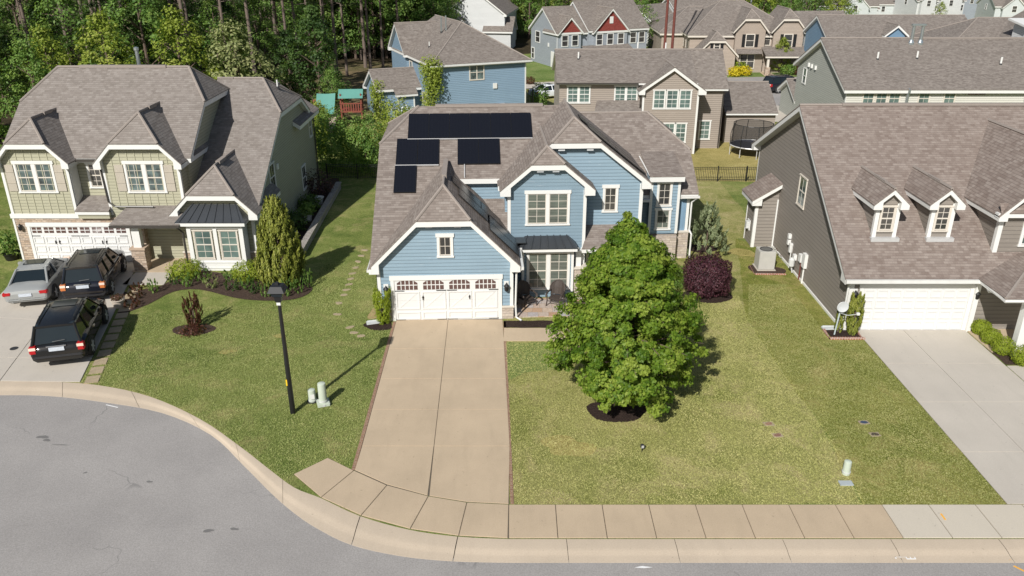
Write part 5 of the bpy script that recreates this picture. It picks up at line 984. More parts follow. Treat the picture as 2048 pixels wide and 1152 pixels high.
# ---- the big oak on the front lawn
def oak():
    rnd = random.Random(11); t = thing('oak_tree', 'broad bright green young oak tree growing in the middle of the front lawn', 'tree', (4.25, 27.1, 0))
    tr = MB(); tr.tube([(0, 0, -.05), (.02, 0, 1.2), (-.03, .03, 3), (.02, 0, 5.2), (0, .02, 7.3)], .15, 9, .03); cl = []
    n = 128; prof = [(0, 1.2), (.1, 2.15), (.22, 2.7), (.38, 2.5), (.55, 2.0), (.75, 1.2), (.9, .55), (1, .2)]
    for i in range(n):
        s = i / n; h = .8 + 6.6 * s; az = i * 2.399 + rnd.uniform(-.5, .5)
        for (a, ra), (b, rb) in zip(prof, prof[1:]):
            if a <= s <= b: L = ra + (rb - ra) * (s - a) / (b - a)
        L *= (.98 + .13 * math.sin(i * 1.93)) * rnd.uniform(.9, 1.06) * (1.06 if math.cos(az) > -.3 else .97)
        rise = .1 + .7 * s; tip = (L * math.cos(az), L * math.sin(az), h + L * rise * .5 - (1 - s) * .12 * L + rnd.uniform(-.2, .2))
        mid = (tip[0] * .5, tip[1] * .5, h + L * .5 * rise * .75); tr.tube([(0, 0, h - .1), mid, tip], .045 * (1 - s) + .012, 5, .008)
        for k in (.34, .55, .74, .9, 1.03):
            if (L * k < .22 and k < 1): continue
            p = [a + (b - a) * k for a, b in zip((0, 0, h), tip)]; p[2] += .12 * math.sin(k * 3.1)
            cl.append(((p[0] + rnd.uniform(-.22, .22), p[1] + rnd.uniform(-.22, .22), p[2] + rnd.uniform(-.18, .18)), rnd.uniform(.2, .44) * (1.1 - .3 * s)))
            if k > .5 and s < .85: q = rnd.choice((-1, 1)) * rnd.uniform(.25, .6); cl.append(((p[0] - math.sin(az) * q, p[1] + math.cos(az) * q, p[2] + rnd.uniform(-.15, .1)), rnd.uniform(.2, .36)))
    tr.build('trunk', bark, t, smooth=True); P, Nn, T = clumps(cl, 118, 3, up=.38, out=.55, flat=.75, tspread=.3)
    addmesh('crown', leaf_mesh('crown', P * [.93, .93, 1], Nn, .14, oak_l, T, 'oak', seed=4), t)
oak()
# ---- broad-leaved woodland trees: a few kinds, then copies
def broad(name, label, h, r, base, mat, seed, per=85, leaf=.3, nc=60, group=None, btrunk=bark):
    rnd = random.Random(seed); t = thing(name, label, 'tree', group=group); tr = MB(); tr.tube([(0, 0, -.2), (rnd.uniform(-.2, .2), rnd.uniform(-.2, .2), h * .5), (0, 0, h * .92)], .05 + h * .014, 7, .04); cl = []
    for i in range(nc):
        s = (i + .5) / nc; z = base + (h - base) * s; w = r * (math.sin(math.pi * min(1, .18 + .82 * s) ** .9) ** .7) * rnd.uniform(.55, 1.1); az = i * 2.399 + rnd.uniform(-.4, .4)
        c = (w * math.cos(az), w * math.sin(az), z + rnd.uniform(-.4, .4)); cl.append((c, rnd.uniform(.55, 1.05) * r / 3))
        if i % 3 == 0: tr.tube([(0, 0, max(.5, z - w * .6)), (c[0] * .6, c[1] * .6, z - .1 * w), c], .07, 5, .015)
    tr.build('trunk', btrunk, t); P, Nn, T = clumps(cl, per, seed, flat=.75); addmesh('crown', leaf_mesh('crown', P, Nn, leaf, mat, T, seed=seed), t); return t
def pine(name, label, h, seed, group=None):
    rnd = random.Random(seed); t = thing(name, label, 'pine tree', group=group); tr = MB(); lean = rnd.uniform(-.4, .4)
    tr.tube([(0, 0, -.2), (lean * .3, 0, h * .4), (lean, .1, h)], .24, 9, .08); cl = []
    for i in range(8): z = rnd.uniform(3, h * .5); a = rnd.uniform(0, 6.28); tr.tube([(lean * z / h, 0, z), (math.cos(a) * .9, math.sin(a) * .9, z + .2)], .03, 4, .01)
    for i in range(34):
        s = i / 34; z = h * (.52 + .48 * s); a = i * 2.4; w = 2.6 * (1 - s) ** .6 + .3; c = (lean + w * math.cos(a) * rnd.uniform(.5, 1), w * math.sin(a) * rnd.uniform(.5, 1), z); cl.append((c, .75)); tr.tube([(lean * .8, 0, z - .3), c], .05, 4, .015)
    tr.build('trunk', bark_pale, t); P, Nn, T = clumps(cl, 60, seed, flat=.5); addmesh('crown', leaf_mesh('crown', P, Nn, .5, lf_need, T, 'blade', seed=seed), t); return t
rnd = random.Random(77)
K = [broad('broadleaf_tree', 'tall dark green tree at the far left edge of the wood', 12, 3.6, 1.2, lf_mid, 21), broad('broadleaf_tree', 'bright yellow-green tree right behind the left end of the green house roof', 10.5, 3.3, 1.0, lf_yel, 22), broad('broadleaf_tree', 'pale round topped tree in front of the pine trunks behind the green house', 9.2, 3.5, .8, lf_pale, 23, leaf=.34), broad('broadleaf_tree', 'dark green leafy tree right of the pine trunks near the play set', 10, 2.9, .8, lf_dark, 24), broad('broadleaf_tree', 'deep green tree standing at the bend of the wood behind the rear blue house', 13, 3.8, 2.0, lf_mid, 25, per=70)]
K[0].location = (-43.5, 64, 0); K[1].location = (-34.5, 71, 0); K[2].location = (-25.6, 77, 0); K[3].location = (-19.8, 84.5, 0); K[4].location = (-13, 126, 0)
def put(k, x, y, label, group=None, s=1.0): return dup(k, (x, y, 0), rnd.uniform(0, 360), label, group, (s, s, s * rnd.uniform(.92, 1.08)))
front = [(0, -52, 66, 1.0, 'broad dark tree rising at the very left of the wood'), (0, -38, 65.5, .72, 'mid green tree close behind the left gable of the green house'), (4, -47.5, 67, .9, 'deep green tree standing third from the left edge'), (0, -34.5, 78.5, 1.1, 'tall leafy tree directly behind the brightest yellow-green tree'), (4, -22, 90, .75, 'leafy tree behind the dark small tree by the play set'), (1, -39, 70, .85, 'smaller yellow-green tree at the left of the brightest tree behind the green house'), (0, -48, 70, 1.05, 'dense dark tree second from the left edge of the wood'), (0, -40.5, 77, 1.0, 'dark tree rising behind the two yellow-green trees'), (1, -30, 75.5, .95, 'yellow-green tree between the brightest tree and the pale round tree'), (3, -46.5, 59.5, .6, 'low dark shrubby tree by the left frame edge beside the green roof'), (1, -44, 57.5, .5, 'low bright shrubby tree at the left frame edge below the dark ones'), (3, -23, 86, .8, 'dark small tree between pale round tree and the play set'), (0, -17.6, 80.5, .42, 'low green bush tree at the edge of the brown clearing'), (3, -36, 80, 1.0, 'dark tree filling the gap behind the bright tree'), (4, -29.5, 84, .8, 'mid green tree behind the pale round tree')]
for k, x, y, s, lab in front: put(K[k], x, y, lab, s=s)
PN = [pine('pine_tree', 'tall bare trunked pine in the wood behind the green house', 23, 31, 'pines in the wood behind the green house'), pine('pine_tree', 'tall bare trunked pine in the wood behind the green house', 21, 32, 'pines in the wood behind the green house'), pine('pine_tree', 'tall bare trunked pine in the wood behind the green house', 25, 33, 'pines in the wood behind the green house')]
PN[0].location = (-26, 84, 0); PN[1].location = (-46, 63.0, 0); PN[2].location = (-31, 80, 0)
def far_enough(x, y, L, d): return all((x - a) ** 2 + (y - b) ** 2 > d * d for a, b in L)
used = [(-26, 84), (-31, 80)]
while len(used) < 48:
    x, y = rnd.uniform(-72, -13), rnd.uniform(79, 124)
    if (x > -27 and y < 112) or y < 79 + max(0, -28 - x) * -.35 or not far_enough(x, y, used, 2.6): continue
    used.append((x, y)); dup(PN[len(used) % 3], (x, y, 0), rnd.uniform(0, 360), scale=rnd.uniform(.85, 1.1))
for x, y in ((-20.5, 97), (-22.5, 101), (-24, 94), (-18.2, 107), (-15.2, 113), (-21.5, 108)): dup(PN[1], (x, y, 0), rnd.uniform(0, 360), 'slim pine trunk standing at the edge of the shaded brown clearing', 'pines along the shaded clearing', rnd.uniform(.8, 1))
us = []
while len(us) < 64:
    x, y = rnd.uniform(-80, -12), rnd.uniform(84, 134)
    if (x > -28 and y < 121) or not far_enough(x, y, us, 3.4): continue
    us.append((x, y)); put(K[rnd.choice((0, 3, 3, 4))], x, y, 'leafy tree deep in the shade among the pine trunks', 'understorey trees among the pines', rnd.uniform(.7, 1.05))
for k in range(15): put(K[(0, 3, 4)[k % 3]], -31 + 1.35 * k + rnd.uniform(-.5, .5), 123 + rnd.uniform(0, 5), 'leafy tree in the dense wall of green behind the shaded clearing', 'trees closing the shaded clearing', rnd.uniform(.85, 1.1))
for k in range(12): put(K[(4, 0, 0)[k % 3]], -34 + 2.0 * k + rnd.uniform(-.6, .6), 132 + rnd.uniform(0, 4), 'leafy tree in the dense wall of green behind the shaded clearing', 'trees closing the shaded clearing', rnd.uniform(1.0, 1.2))
us = []
while len(us) < 26:
    x, y = rnd.uniform(-14, 20), rnd.uniform(126, 178)
    if (x > -13 and y < 150 and x < 3) or (x > 0 and y < 148) or not far_enough(x, y, us, 3.6): continue
    us.append((x, y)); put(K[rnd.choice((0, 0, 1, 4, 4))], x, y, 'leafy green tree behind the white gabled house and the grey house', 'trees behind the white and grey houses', rnd.uniform(.8, 1.1))
us = []
while len(us) < 34:
    x, y = rnd.uniform(18, 55), rnd.uniform(158, 196)
    if (x < 50 and y < 168) or not far_enough(x, y, us, 4): continue
    us.append((x, y)); put(K[rnd.choice((0, 0, 1, 4, 4))], x, y, 'leafy green tree in the row beyond the tan stone house', 'trees beyond the tan house', rnd.uniform(1.0, 1.35))
for i in range(14): put(K[(0, 4, 1)[i % 3]], 112 + 4.6 * i, 338 + rnd.uniform(0, 8), 'distant tree in the hedge line beyond the far roofs', 'trees beyond the far roofs', rnd.uniform(.8, 1.0)).location.z = -11.2
for x, y in ((110, 219), (128, 250), (101, 242), (133, 236)): put(K[1], x, y, 'small tree between the roofs of the far rows', 'trees between the far roofs', .55).location.z = -(y - 135) * .055
for x, y, s in ((46, 141, .75), (49.5, 144, .9), (52, 147, 1.0), (55, 143, .85), (48, 151, 1.05), (54, 153, 1.05), (44, 149, .9)): put(K[(0, 4, 1)[int(x) % 3]], x, y, 'leafy tree in the group beyond the right end of the tan house', 'trees right of the tan house', s)
for x, y in ((-2.5, 149), (.5, 152), (3, 150), (-5.5, 153), (22, 147), (26, 150), (30, 152)): put(K[(0, 4)[int(y) % 2]], x, y, 'leafy tree behind the white and grey rear houses', 'trees behind the rear houses', rnd.uniform(.75, 1))
put(K[1], 53, 139, 'yellowish leafy tree at the right end of the tan house', s=.85)
# ---- evergreen shapes made of upright sprays
def sprays(name, label, cat, x, y, h, r, mat, n, per, seed, prof, size=.09, up=2.2, group=None, trunk=True, spread=.14):
    rnd = random.Random(seed); rs = np.random.RandomState(seed); t = thing(name, label, cat, (x, y, 0), 0, group)
    if trunk: MB().tube([(0, 0, -.05), (0, 0, h * .8)], .05, 6, .02).build('trunk', bark, t)
    P, Nn, T, A = [], [], [], []
    for i in range(n):
        s = (i + .5) / n; z = h * s * .93; w = r * prof(s) * math.sqrt(rnd.uniform(.45, 1)); a = i * 2.399 + rnd.uniform(-.5, .5); L = h * rnd.uniform(.09, .17); o = np.array([math.cos(a), math.sin(a), 0])
        dirv = o * .45 + np.array([0, 0, up]); dirv /= np.linalg.norm(dirv); m = per; k = rs.rand(m, 1); q = o * w + np.array([0, 0, z]) + dirv * k * L + rs.normal(size=(m, 3)) * spread * r * .45 * (1.1 - k)
        P.append(q); Nn.append(o + rs.normal(size=(m, 3)) * .6 + [0, 0, .2]); A.append(np.tile(dirv, (m, 1))); T.append(rs.normal(.5 + rnd.uniform(-.2, .2), .15, size=m) + (k[:, 0] - .5) * .35)
    addmesh('foliage', leaf_mesh('foliage', np.concatenate(P), np.concatenate(Nn), size, mat, np.concatenate(T), 'blade', np.concatenate(A), seed), t); return t
sprays('arborvitae', 'large olive green pointed evergreen at the corner of the green house', 'evergreen', -12.0, 39.0, 4.5, 1.2, lf_arb, 460, 80, 41, lambda s: min(1, .72 + 1.6 * s) * (1 - max(0, s - .3) / .72) ** .62, .17)
sprays('arborvitae', 'small clipped bright green column beside the blue garage door', 'evergreen', -6.05, 34.4, 1.75, .42, lf_box, 150, 50, 42, lambda s: .62 + .38 * s, .09, 3, spread=.3)
sprays('spruce_tree', 'grey green spiky spruce behind the purple shrub', 'evergreen', 11.15, 43.6, 2.9, 1.35, lf_spr, 64, 110, 43, lambda s: (1 - s) ** .8 + .05, .15, .9, spread=.1)
sprays('arborvitae', 'slim green evergreen leaning in the brick edged bed by the white garage', 'evergreen', 15.55, 33.2, 2.0, .34, lf_arb, 150, 60, 44, lambda s: .55 + .45 * math.sin(s * 3), .1, 3)
sprays('arborvitae', 'short thin evergreen just behind the satellite dish', 'evergreen', 15.02, 33.45, 1.2, .22, lf_arb, 50, 45, 45, lambda s: .8, .09, 3)
def shrub(label, x, y, r, h, mat, n, seed, size=.07, name='shrub', group=None, lump=.16, z0=0.0, nrm_up=.3, shape='diamond', cat='shrub', rnd_top=2.6):
    rs = np.random.RandomState(seed); t = thing(name, label, cat, (x, y, z0), 0, group); MB().tube([(0, 0, 0), (0, 0, h * .6)], .03, 5, .012).build('stem', bark, t)
    d = rs.normal(size=(n, 3)); d /= np.linalg.norm(d, axis=1, keepdims=True); ph = rs.rand(6) * 6.28
    az, el = np.arctan2(d[:, 1], d[:, 0]), np.arcsin(d[:, 2]); lm = 1 + lump * (np.sin(5 * az + ph[0] + 3 * el) * .5 + np.sin(9 * el + ph[1] + 4 * az) * .4 + np.sin(11 * az - 5 * el + ph[2]) * .35)
    sup = (np.abs(d) ** rnd_top).sum(1, keepdims=True) ** (-1 / rnd_top); q = d * sup * (lm * (1 - .35 * rs.rand(n) ** 2.2))[:, None]; q = q * [r, r, h / 2] + [0, 0, h / 2]; q[:, 2] = np.maximum(q[:, 2], .02)
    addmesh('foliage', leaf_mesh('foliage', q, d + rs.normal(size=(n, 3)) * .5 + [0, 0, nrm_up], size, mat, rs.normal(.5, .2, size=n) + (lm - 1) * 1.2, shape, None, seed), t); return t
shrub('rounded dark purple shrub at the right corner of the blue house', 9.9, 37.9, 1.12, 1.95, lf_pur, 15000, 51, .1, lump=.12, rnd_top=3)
for i, (x, y, r) in enumerate(((21.45, 33.2, .4), (21.4, 32.3, .4), (21.4, 31.35, .44), (21.75, 30.35, .48))):
    shrub(('clipped yellow-green ball shrub touching the white garage wall', 'clipped yellow-green ball shrub, second from the white garage wall', 'clipped yellow-green ball shrub, third from the white garage wall', 'clipped yellow-green ball shrub in front of the white porch post')[i], x, y, r, r * 1.75, lf_box, 3800, 60 + i, .055, 'ball_shrub', 'clipped ball shrubs along the pale driveway', .07)
shrub('bright green mound shrub at the left of the white box bay', -17.5, 40.1, .82, .85, lf_box, 3500, 71, .08, lump=.2); shrub('green mound shrub between the white bay and the pointed evergreen', -14.0, 39.6, .72, 1.0, lf_box, 3000, 72, .08, lump=.2)
shrub('small green shrub tucked between stone base and purple shrub', 8.55, 38.6, .5, 1.2, lf_mid, 1500, 73, .09); shrub('leafy plant growing in the black tub', -28.2, 42.6, .75, 1.2, lf_mid, 900, 74, .16, z0=.45, lump=.5); shrub('red flowers in the pale stone planter', -19.35, 36.2, .28, .22, lf_red, 400, 75, .07, z0=.42, cat='flowers')
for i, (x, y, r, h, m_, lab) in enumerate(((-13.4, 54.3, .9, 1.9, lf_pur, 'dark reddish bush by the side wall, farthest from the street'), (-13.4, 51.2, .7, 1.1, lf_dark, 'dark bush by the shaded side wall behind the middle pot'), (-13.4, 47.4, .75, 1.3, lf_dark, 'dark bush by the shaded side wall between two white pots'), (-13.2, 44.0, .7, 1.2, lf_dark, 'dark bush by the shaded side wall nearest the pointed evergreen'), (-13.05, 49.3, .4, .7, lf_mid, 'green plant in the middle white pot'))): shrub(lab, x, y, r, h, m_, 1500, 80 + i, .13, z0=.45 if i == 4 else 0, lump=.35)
t = sprays('red_shrub', 'thin dark red upright shrub in its own round mulch bed', 'shrub', -14.75, 33.9, 1.6, .4, lf_red, 80, 40, 91, lambda s: .35 + .6 * math.sin(min(1, s + .1) * 2.4), .12, 1.6); shrub('low dark red plant at the foot of the thin red shrub', -14.7, 33.3, .5, .35, lf_red, 500, 92, .1, lump=.4)
def sprig(label, x, y, h, r, mat, seed, group): return sprays('bed_plant', label, 'plant', x, y, h, r, mat, 26, 22, seed, lambda s: .5 + .5 * math.sin(s * 2.6), .11, 1.1, group, trunk=False)
spr = [(-18.3, 37.9, .75, .25, lf_mid), (-16.3, 39.4, .6, .45, lf_mid), (-16.9, 38.7, .7, .3, lf_mid), (-15.6, 38.6, .55, .4, lf_pale), (-15.0, 39.7, .5, .4, lf_mid), (-14.4, 38.3, .5, .45, lf_dark), (-13.2, 37.9, .6, .4, lf_dark), (-12.4, 37.5, .6, .35, lf_mid), (-11.4, 37.5, .9, .28, lf_mid), (-10.9, 37.9, .8, .28, lf_mid), (-10.55, 38.6, 1.0, .2, lf_mid), (-17.6, 39.2, .5, .5, lf_dark), (-13.7, 38.5, .6, .4, lf_mid)]
for i, (x, y, h, r, m_) in enumerate(spr): sprig('leafy young perennial in the curved mulch bed of the green house', x, y, h, r, m_, 100 + i, 'perennials in the curved mulch bed')
for i, (x, y) in enumerate(((-19.0, 37.3), (-18.7, 36.2), (-19.3, 38.3))): sprig('withered brown plant in the left tip of the mulch bed', x, y, .3, .4, lf_red, 130 + i, 'withered plants at the bed tip')
shrub('dead brown twigs in the bed next to the air conditioner', 14.4, 42.6, .6, .6, lf_red, 300, 140, .1, lump=.5)
# ---- hedge trees between the green and blue houses and by the rear houses
for i, (x, y, r, h, m_, lab) in enumerate(((-13.9, 61.4, 1.5, 4.6, lf_mid, 'dark glossy evergreen at the back corner of the green house'), (-11.2, 60.9, 1.7, 4.3, lf_mid, 'large evergreen bush half lit beside the blue house roof'), (-12.7, 66.5, 1.2, 2.3, lf_yel, 'bright weeping shrub in front of the play set'), (-9.6, 66.5, 1.6, 4.4, lf_yel, 'tall feathery yellow-green shrub right of the play set'), (-16.2, 66.5, .9, 4.0, lf_yel, 'thin yellow-green shrub beside the gutter of the green house'), (-17.3, 72.5, .8, 3.0, lf_yel, 'small yellow leaved shrub left of the swing beam'))): shrub(lab, x, y, r, h, m_, 5200, 150 + i, .17, 'garden_tree', lump=.3, cat='tree', rnd_top=2.2)
shrub('white flowering shrub by the rear blue porch', -10.0, 77.6, 1.1, 1.8, lf_mid, 1500, 160, .16); shrub('dark purple shrub by the rear blue porch', -8.0, 78.2, 1.0, 1.5, lf_pur, 1500, 161, .14); rs_ = np.random.RandomState(3)
tag(addmesh('white_flowers', leaf_mesh('white_flowers', np.column_stack((rs_.normal(-10.0, .6, 70), rs_.normal(77.2, .5, 70), rs_.uniform(1.2, 2.0, 70))), rs_.normal(size=(70, 3)) + [0, -.5, 1], .3, whitep, np.ones(70), 'diamond'), None), 'white blossoms on the shrub by the rear blue porch', 'flowers')
shrub('green shrub beside the rear lattice panel', 2.9, 86, .9, 2.6, lf_mid, 1800, 162, .17); shrub('round dark green shrub by the grey house side door', 7.6, 108.6, .8, 1.4, lf_mid, 1200, 163, .15); shrub('small shrub with reddish tips by the rear driveway', 2.2, 101.5, .6, .9, lf_red, 600, 164, .15)
def vine(label, pts, r, per, seed, mat):
    cl = [((x + random.Random(seed + i).uniform(-.12, .12), y, z), r * random.Random(seed * 3 + i).uniform(.7, 1.2)) for i, (x, y, z) in enumerate(pts)]; P, Nn, T = clumps(cl, per, seed, up=.3, out=.2, flat=1)
    tag(addmesh('climbing_vine', leaf_mesh('climbing_vine', P, Nn + [0, -.6, 0], .2, mat, T, seed=seed), None), label, 'vine')
vine('green vine climbing the corner of the rear blue house up to its eave', [(-7.9, 78.2, .3 + .42 * i) for i in range(13)] + [(-7.3, 78.2, 3.2 + .5 * i) for i in range(6)] + [(-7.7, 78.2, 5.2), (-7.3, 78.4, 5.0), (-8.2, 78.4, 5.2), (-7.3, 78.4, 4.5), (-7.9, 78.4, 5.8)], .75, 190, 171, lf_yel)
vine('yellow-green ivy covering the gable of the rear blue porch', [(-12.9 + dx, 80.6 + dx * -.9 + k * .9 * .6, z) for k in range(5) for dx, z in ((-.3, .6), (-.5, 1.4), (-.4, 2.2), (-.45, 2.9))], .75, 170, 172, lf_yel)
shrub('bright yellow flowering bush in front of the tan house, the left one', 28.9, 107.5, .85, 1.2, lf_flow, 900, 181, .18, 'flowering_shrub'); shrub('bright yellow flowering bush in front of the tan house, the right one', 30.4, 108.2, .85, 1.2, lf_flow, 900, 182, .18, 'flowering_shrub'); shrub('yellow-green shrub behind the two yellow bushes', 29.9, 110, 1.2, 1.6, lf_box, 900, 183, .2)
for i, (x, y, m_, lab) in enumerate(((36.3, 109, lf_mid, 'green shrub left in the bed right of the tan house walk'), (37.9, 108.6, lf_red, 'reddish shrub in the bed right of the tan house walk'), (39.2, 108, lf_pink, 'pink flowering shrub in the bed right of the tan house walk'), (40.8, 107.3, lf_red, 'reddish shrub farthest right in the tan house bed'))): shrub(lab, x, y, 1.0, 1.3, m_, 900, 190 + i, .19)
sm_t = dup(K[1], (35.6, 110.2, 0), 30, 'small leafy tree in front of the tan house porch', None, .42); put(K[1], 56, 118, 'bright green tree showing above the grey-green roof ridge', s=.6)
put(K[4], 19.2, 124, 'thin leafy tree at the right end of the grey house roof', s=.62)

# ---- turf: loose blades over the near lawns
def pip(x, y, poly):
    r = np.zeros(len(x), bool); n = len(poly)
    for i in range(n):
        (x0, y0), (x1, y1) = poly[i], poly[i - 1]; c = ((y0 > y) != (y1 > y)); r ^= c & (x < (x1 - x0) * (y - y0) / (y1 - y0 + 1e-12) + x0)
    return r
def verts2d(nm): return [(v.co.x, v.co.y) for v in bpy.data.objects[nm].data.vertices]
beds = [verts2d(nm) for nm in ('mulch_bed', 'walk_bed', 'corner_bed', 'round_bed', 'front_bed', 'tree_bed', 'satellite_bed', 'unit_bed', 'spruce_bed')]
def turf(label, poly, n, mat, seed):
    rs = np.random.RandomState(seed); px_ = np.array(poly); lo, hi = px_.min(0), px_.max(0); x = rs.uniform(lo[0], hi[0], n * 2); y = rs.uniform(lo[1], hi[1], n * 2); ok = pip(x, y, poly)
    for b in beds: ok &= ~pip(x, y, b)
    x, y = x[ok], y[ok]; m = len(x); d = rs.normal(size=(m, 3)) * [.7, .7, 0] + [.2, .15, .4]; d /= np.linalg.norm(d, axis=1, keepdims=True)
    f = np.sin(x * 1.7 + np.sin(y * 1.1) * 2) * np.sin(y * 1.9 + np.sin(x * .8) * 2); T = rs.normal(.41, .085, m) + .15 * f; P = np.column_stack((x, y, np.full(m, .018)))
    nn = np.cross(d, rs.normal(size=(m, 3))); me = leaf_mesh('grass', P + d * .012, nn, .05, mat, T, 'blade', d, seed); o = bpy.data.objects.new('grass', me); COL.objects.link(o); tag(o, label, 'grass', None, 'stuff')
tf_g = leafmat('turf_green', (.18, .23, .06), (.31, .34, .115), (.54, .46, .23), 0); tf_y = leafmat('turf_yellow', (.25, .27, .07), (.4, .385, .145), (.62, .51, .28), 0); tf_o = leafmat('turf_olive', (.18, .2, .055), (.3, .3, .11), (.57, .46, .26), 0)
kerb_in = [p for p in Bl if -17.6 < p[0] < -7.4]
turf('green lawn grass left of the tan driveway', [(-17.62, 28.75)] + kerb_in + [(-7.42, 22.66), (-6.44, 23.62), (-5.56, 22.95), (-5.6, 34.6), (-6.3, 42), (-10.5, 42), (-10.2, 37), (-18.6, 35.2)], 105000, tf_g, 301)
turf('yellowing lawn grass around the oak tree', [(.08, 21.07), (11.35, 21.07), (11.6, 25.4), (11.4, 30), (11.3, 35), (11.5, 37.5), (8.2, 37), (3.65, 34.5), (3.65, 32.45), (-.3, 32.45)], 85000, tf_y, 302)
turf('olive lawn grass beside the pale driveway', [(11.35, 21.07), (15.87, 21.07), (15.87, 32.6), (14.4, 32.6), (14.4, 39), (12.4, 39), (11.3, 35), (11.4, 30), (11.6, 25.4)], 42000, tf_o, 303)
# ================================================================ houses behind
def simple(name, label, loc, rz, wall, trim=white, roof=sh_far): return House(name, label, loc, rz, wall=wall, trim=trim, roof=roof)
# rear blue house
H = simple('rear_blue_house', 'blue sided house with a big hip roof and a vine on its corner', (-7.4, 78.5, 0), 22.8, blue2); t = H.t
H.wing('y', 0, 13.5, 4.75, 8.8, 5.13, 5.13, .62, ends=(('j', 5.62, .56), 'g'), wf=4.75, wb=4.75, ret=False, oe=.38); H.wing('x', -.3, 4, 11.2, 8.4, 3.3, 3.3, .85, ends=('g', None), zb=3)
H.wing('x', -4.3, .2, 6.9, 4.45, 2.6, 3.4, .6, ends=('g', None)); H.wall.box(-2.6, -.9, 3.95, 4.6, -.2, 2.6); H.roof.slab([(-2.9, 3.6, 2.4), (-.6, 3.6, 2.4), (-.6, 5.0, 3.25), (-2.9, 5.0, 3.25)], .06); H.trim.box(-2.9, -.6, 3.62, 3.7, 2.14, 2.33)
H.cor.box(-4.32, -4.18, 4.6, 4.7, 0, 2.6).box(-2.63, -2.5, 3.9, 4.0, 0, 2.3).box(-1.0, -.87, 3.9, 4.0, 0, 2.3).box(9.4, 9.53, -.03, .1, 0, 5.4)
for u, z, w, h in ((3.65, 4.0, 1.35, 1.3),): far_window(t, FR(0, u, z), w, h, cream_t, pane_mix)
for v, z in ((18.2, 0), (12.1, 3.7), (8.1, 3.6)):
    if v < 13: far_window(t, LF(0, v, z), .8, 1.3, cream_t, pane_mix)
far_window(t, LF(0, 3.9, .8), 1.3, 1.6, cream_t, pane_mix); MB(FR(0, 6.0, 3.0)).box(0, .4, 0, .12, 0, .5).build('vent_hood', white, t)
MB(FR(0, 6.4, 1.0)).box(0, .8, 0, .3, 0, .5).build('service_box', grey_m, t); H.gut.box(-.5, 10, -.5, -.38, 5.4, 5.52)
for u, v, z in ((3.0, 6.5, 7.8), (3.4, 6.2, 7.9)): vent_pipe(t, (u, v, z), 1.5, .08, copper)
vent_pipe(t, (1.2, 5, 6.6), .5); H.finish()
# white gabled house behind it
H = simple('white_gabled_house', 'pale house with two stepped white gables behind the rear blue house', (-10.5, 136, 0), -8, whites); t = H.t
H.wing('y', 0, 14, 4.6, 9.2, 5.2, 5.2, .75, ends=('g', 'g')); H.wing('y', -1.2, 6, .6, 6.4, 2.6, 2.6, .8, ends=('g', None)); H.wing('x', 6, 10.5, 2.0, 4.8, 3.2, 3.2, .6, ends=(None, 'g')); far_window(t, FR(-1.2, .1, 3.4), .9, 1.2); H.finish()
# grey house with the red gables
H = simple('grey_house', 'grey two storey house with two dark red gable fronts', (6.1, 114.5, 0), 24, greyblue); t = H.t
H.wing('x', 0, 13.6, 4.1, 7.7, 4.5, 4.5, .68, ends=('g', 'g'), wf=4.1, wb=4.1, oe=.3, ret=False); H.wing('x', 4.6, 14, 4.0, 8.4, 4.9, 4.9, .72, ends=('g', 'g'), wf=4.6, wb=4.6, oe=.2, ret=False)
for c, hw, zr_, v in ((1.75, 2.0, 6.75, -.5), (7.9, 2.95, 7.7, -.9)):
    mg = (zr_ - 4.62) / hw; H.wing('y', v, 4, c, zr_, hw, hw, mg, ends=('g', None), wf=hw - .3, wb=hw - .3, ret=False, zb=-.2); MB().solid([(c - hw + .4, v - .05, 4.72), (c + hw - .4, v - .05, 4.72), (c, v - .05, zr_ - .38)], [(c - hw + .4, v, 4.72), (c + hw - .4, v, 4.72), (c, v, zr_ - .38)]).build('red_gable', red_sh, t); H.trim.box(c - hw + .15, c + hw - .15, v - .12, v - .04, 4.45, 4.7)
for u, v in ((.55, -.5), (2.1, -.5), (5.7, -.9), (7.4, -.9), (9.1, -.9), (11.3, -.6), (12.7, -.6)): far_window(t, FR(v, u, 2.95), .85, 1.35)
MB(FR(-.9, 7.6, 5.7)).box(0, .55, .055, .1, 0, .9).build('gable_vent', white, t)
for v, z in ((6.6, 2.9), (7.9, .5)): far_window(t, LF(0, v, z), 1.3 if z > 1 else .8, 1.4)
MB(LF(0, 1.6, 0)).box(0, .9, 0, .08, 0, 2.1).build('side_door', white, t); MB(LF(0, 2.6, 2.6)).box(0, .3, 0, .1, 0, .5).build('vent_hood', white, t)
H.roof.slab([(3.4, -2.2, 2.4), (10.8, -2.2, 2.4), (10.8, -.8, 2.9), (3.4, -.8, 2.9)], .06); H.cor.box(.0, .13, -.06, .0, 0, 4.4); H.finish()
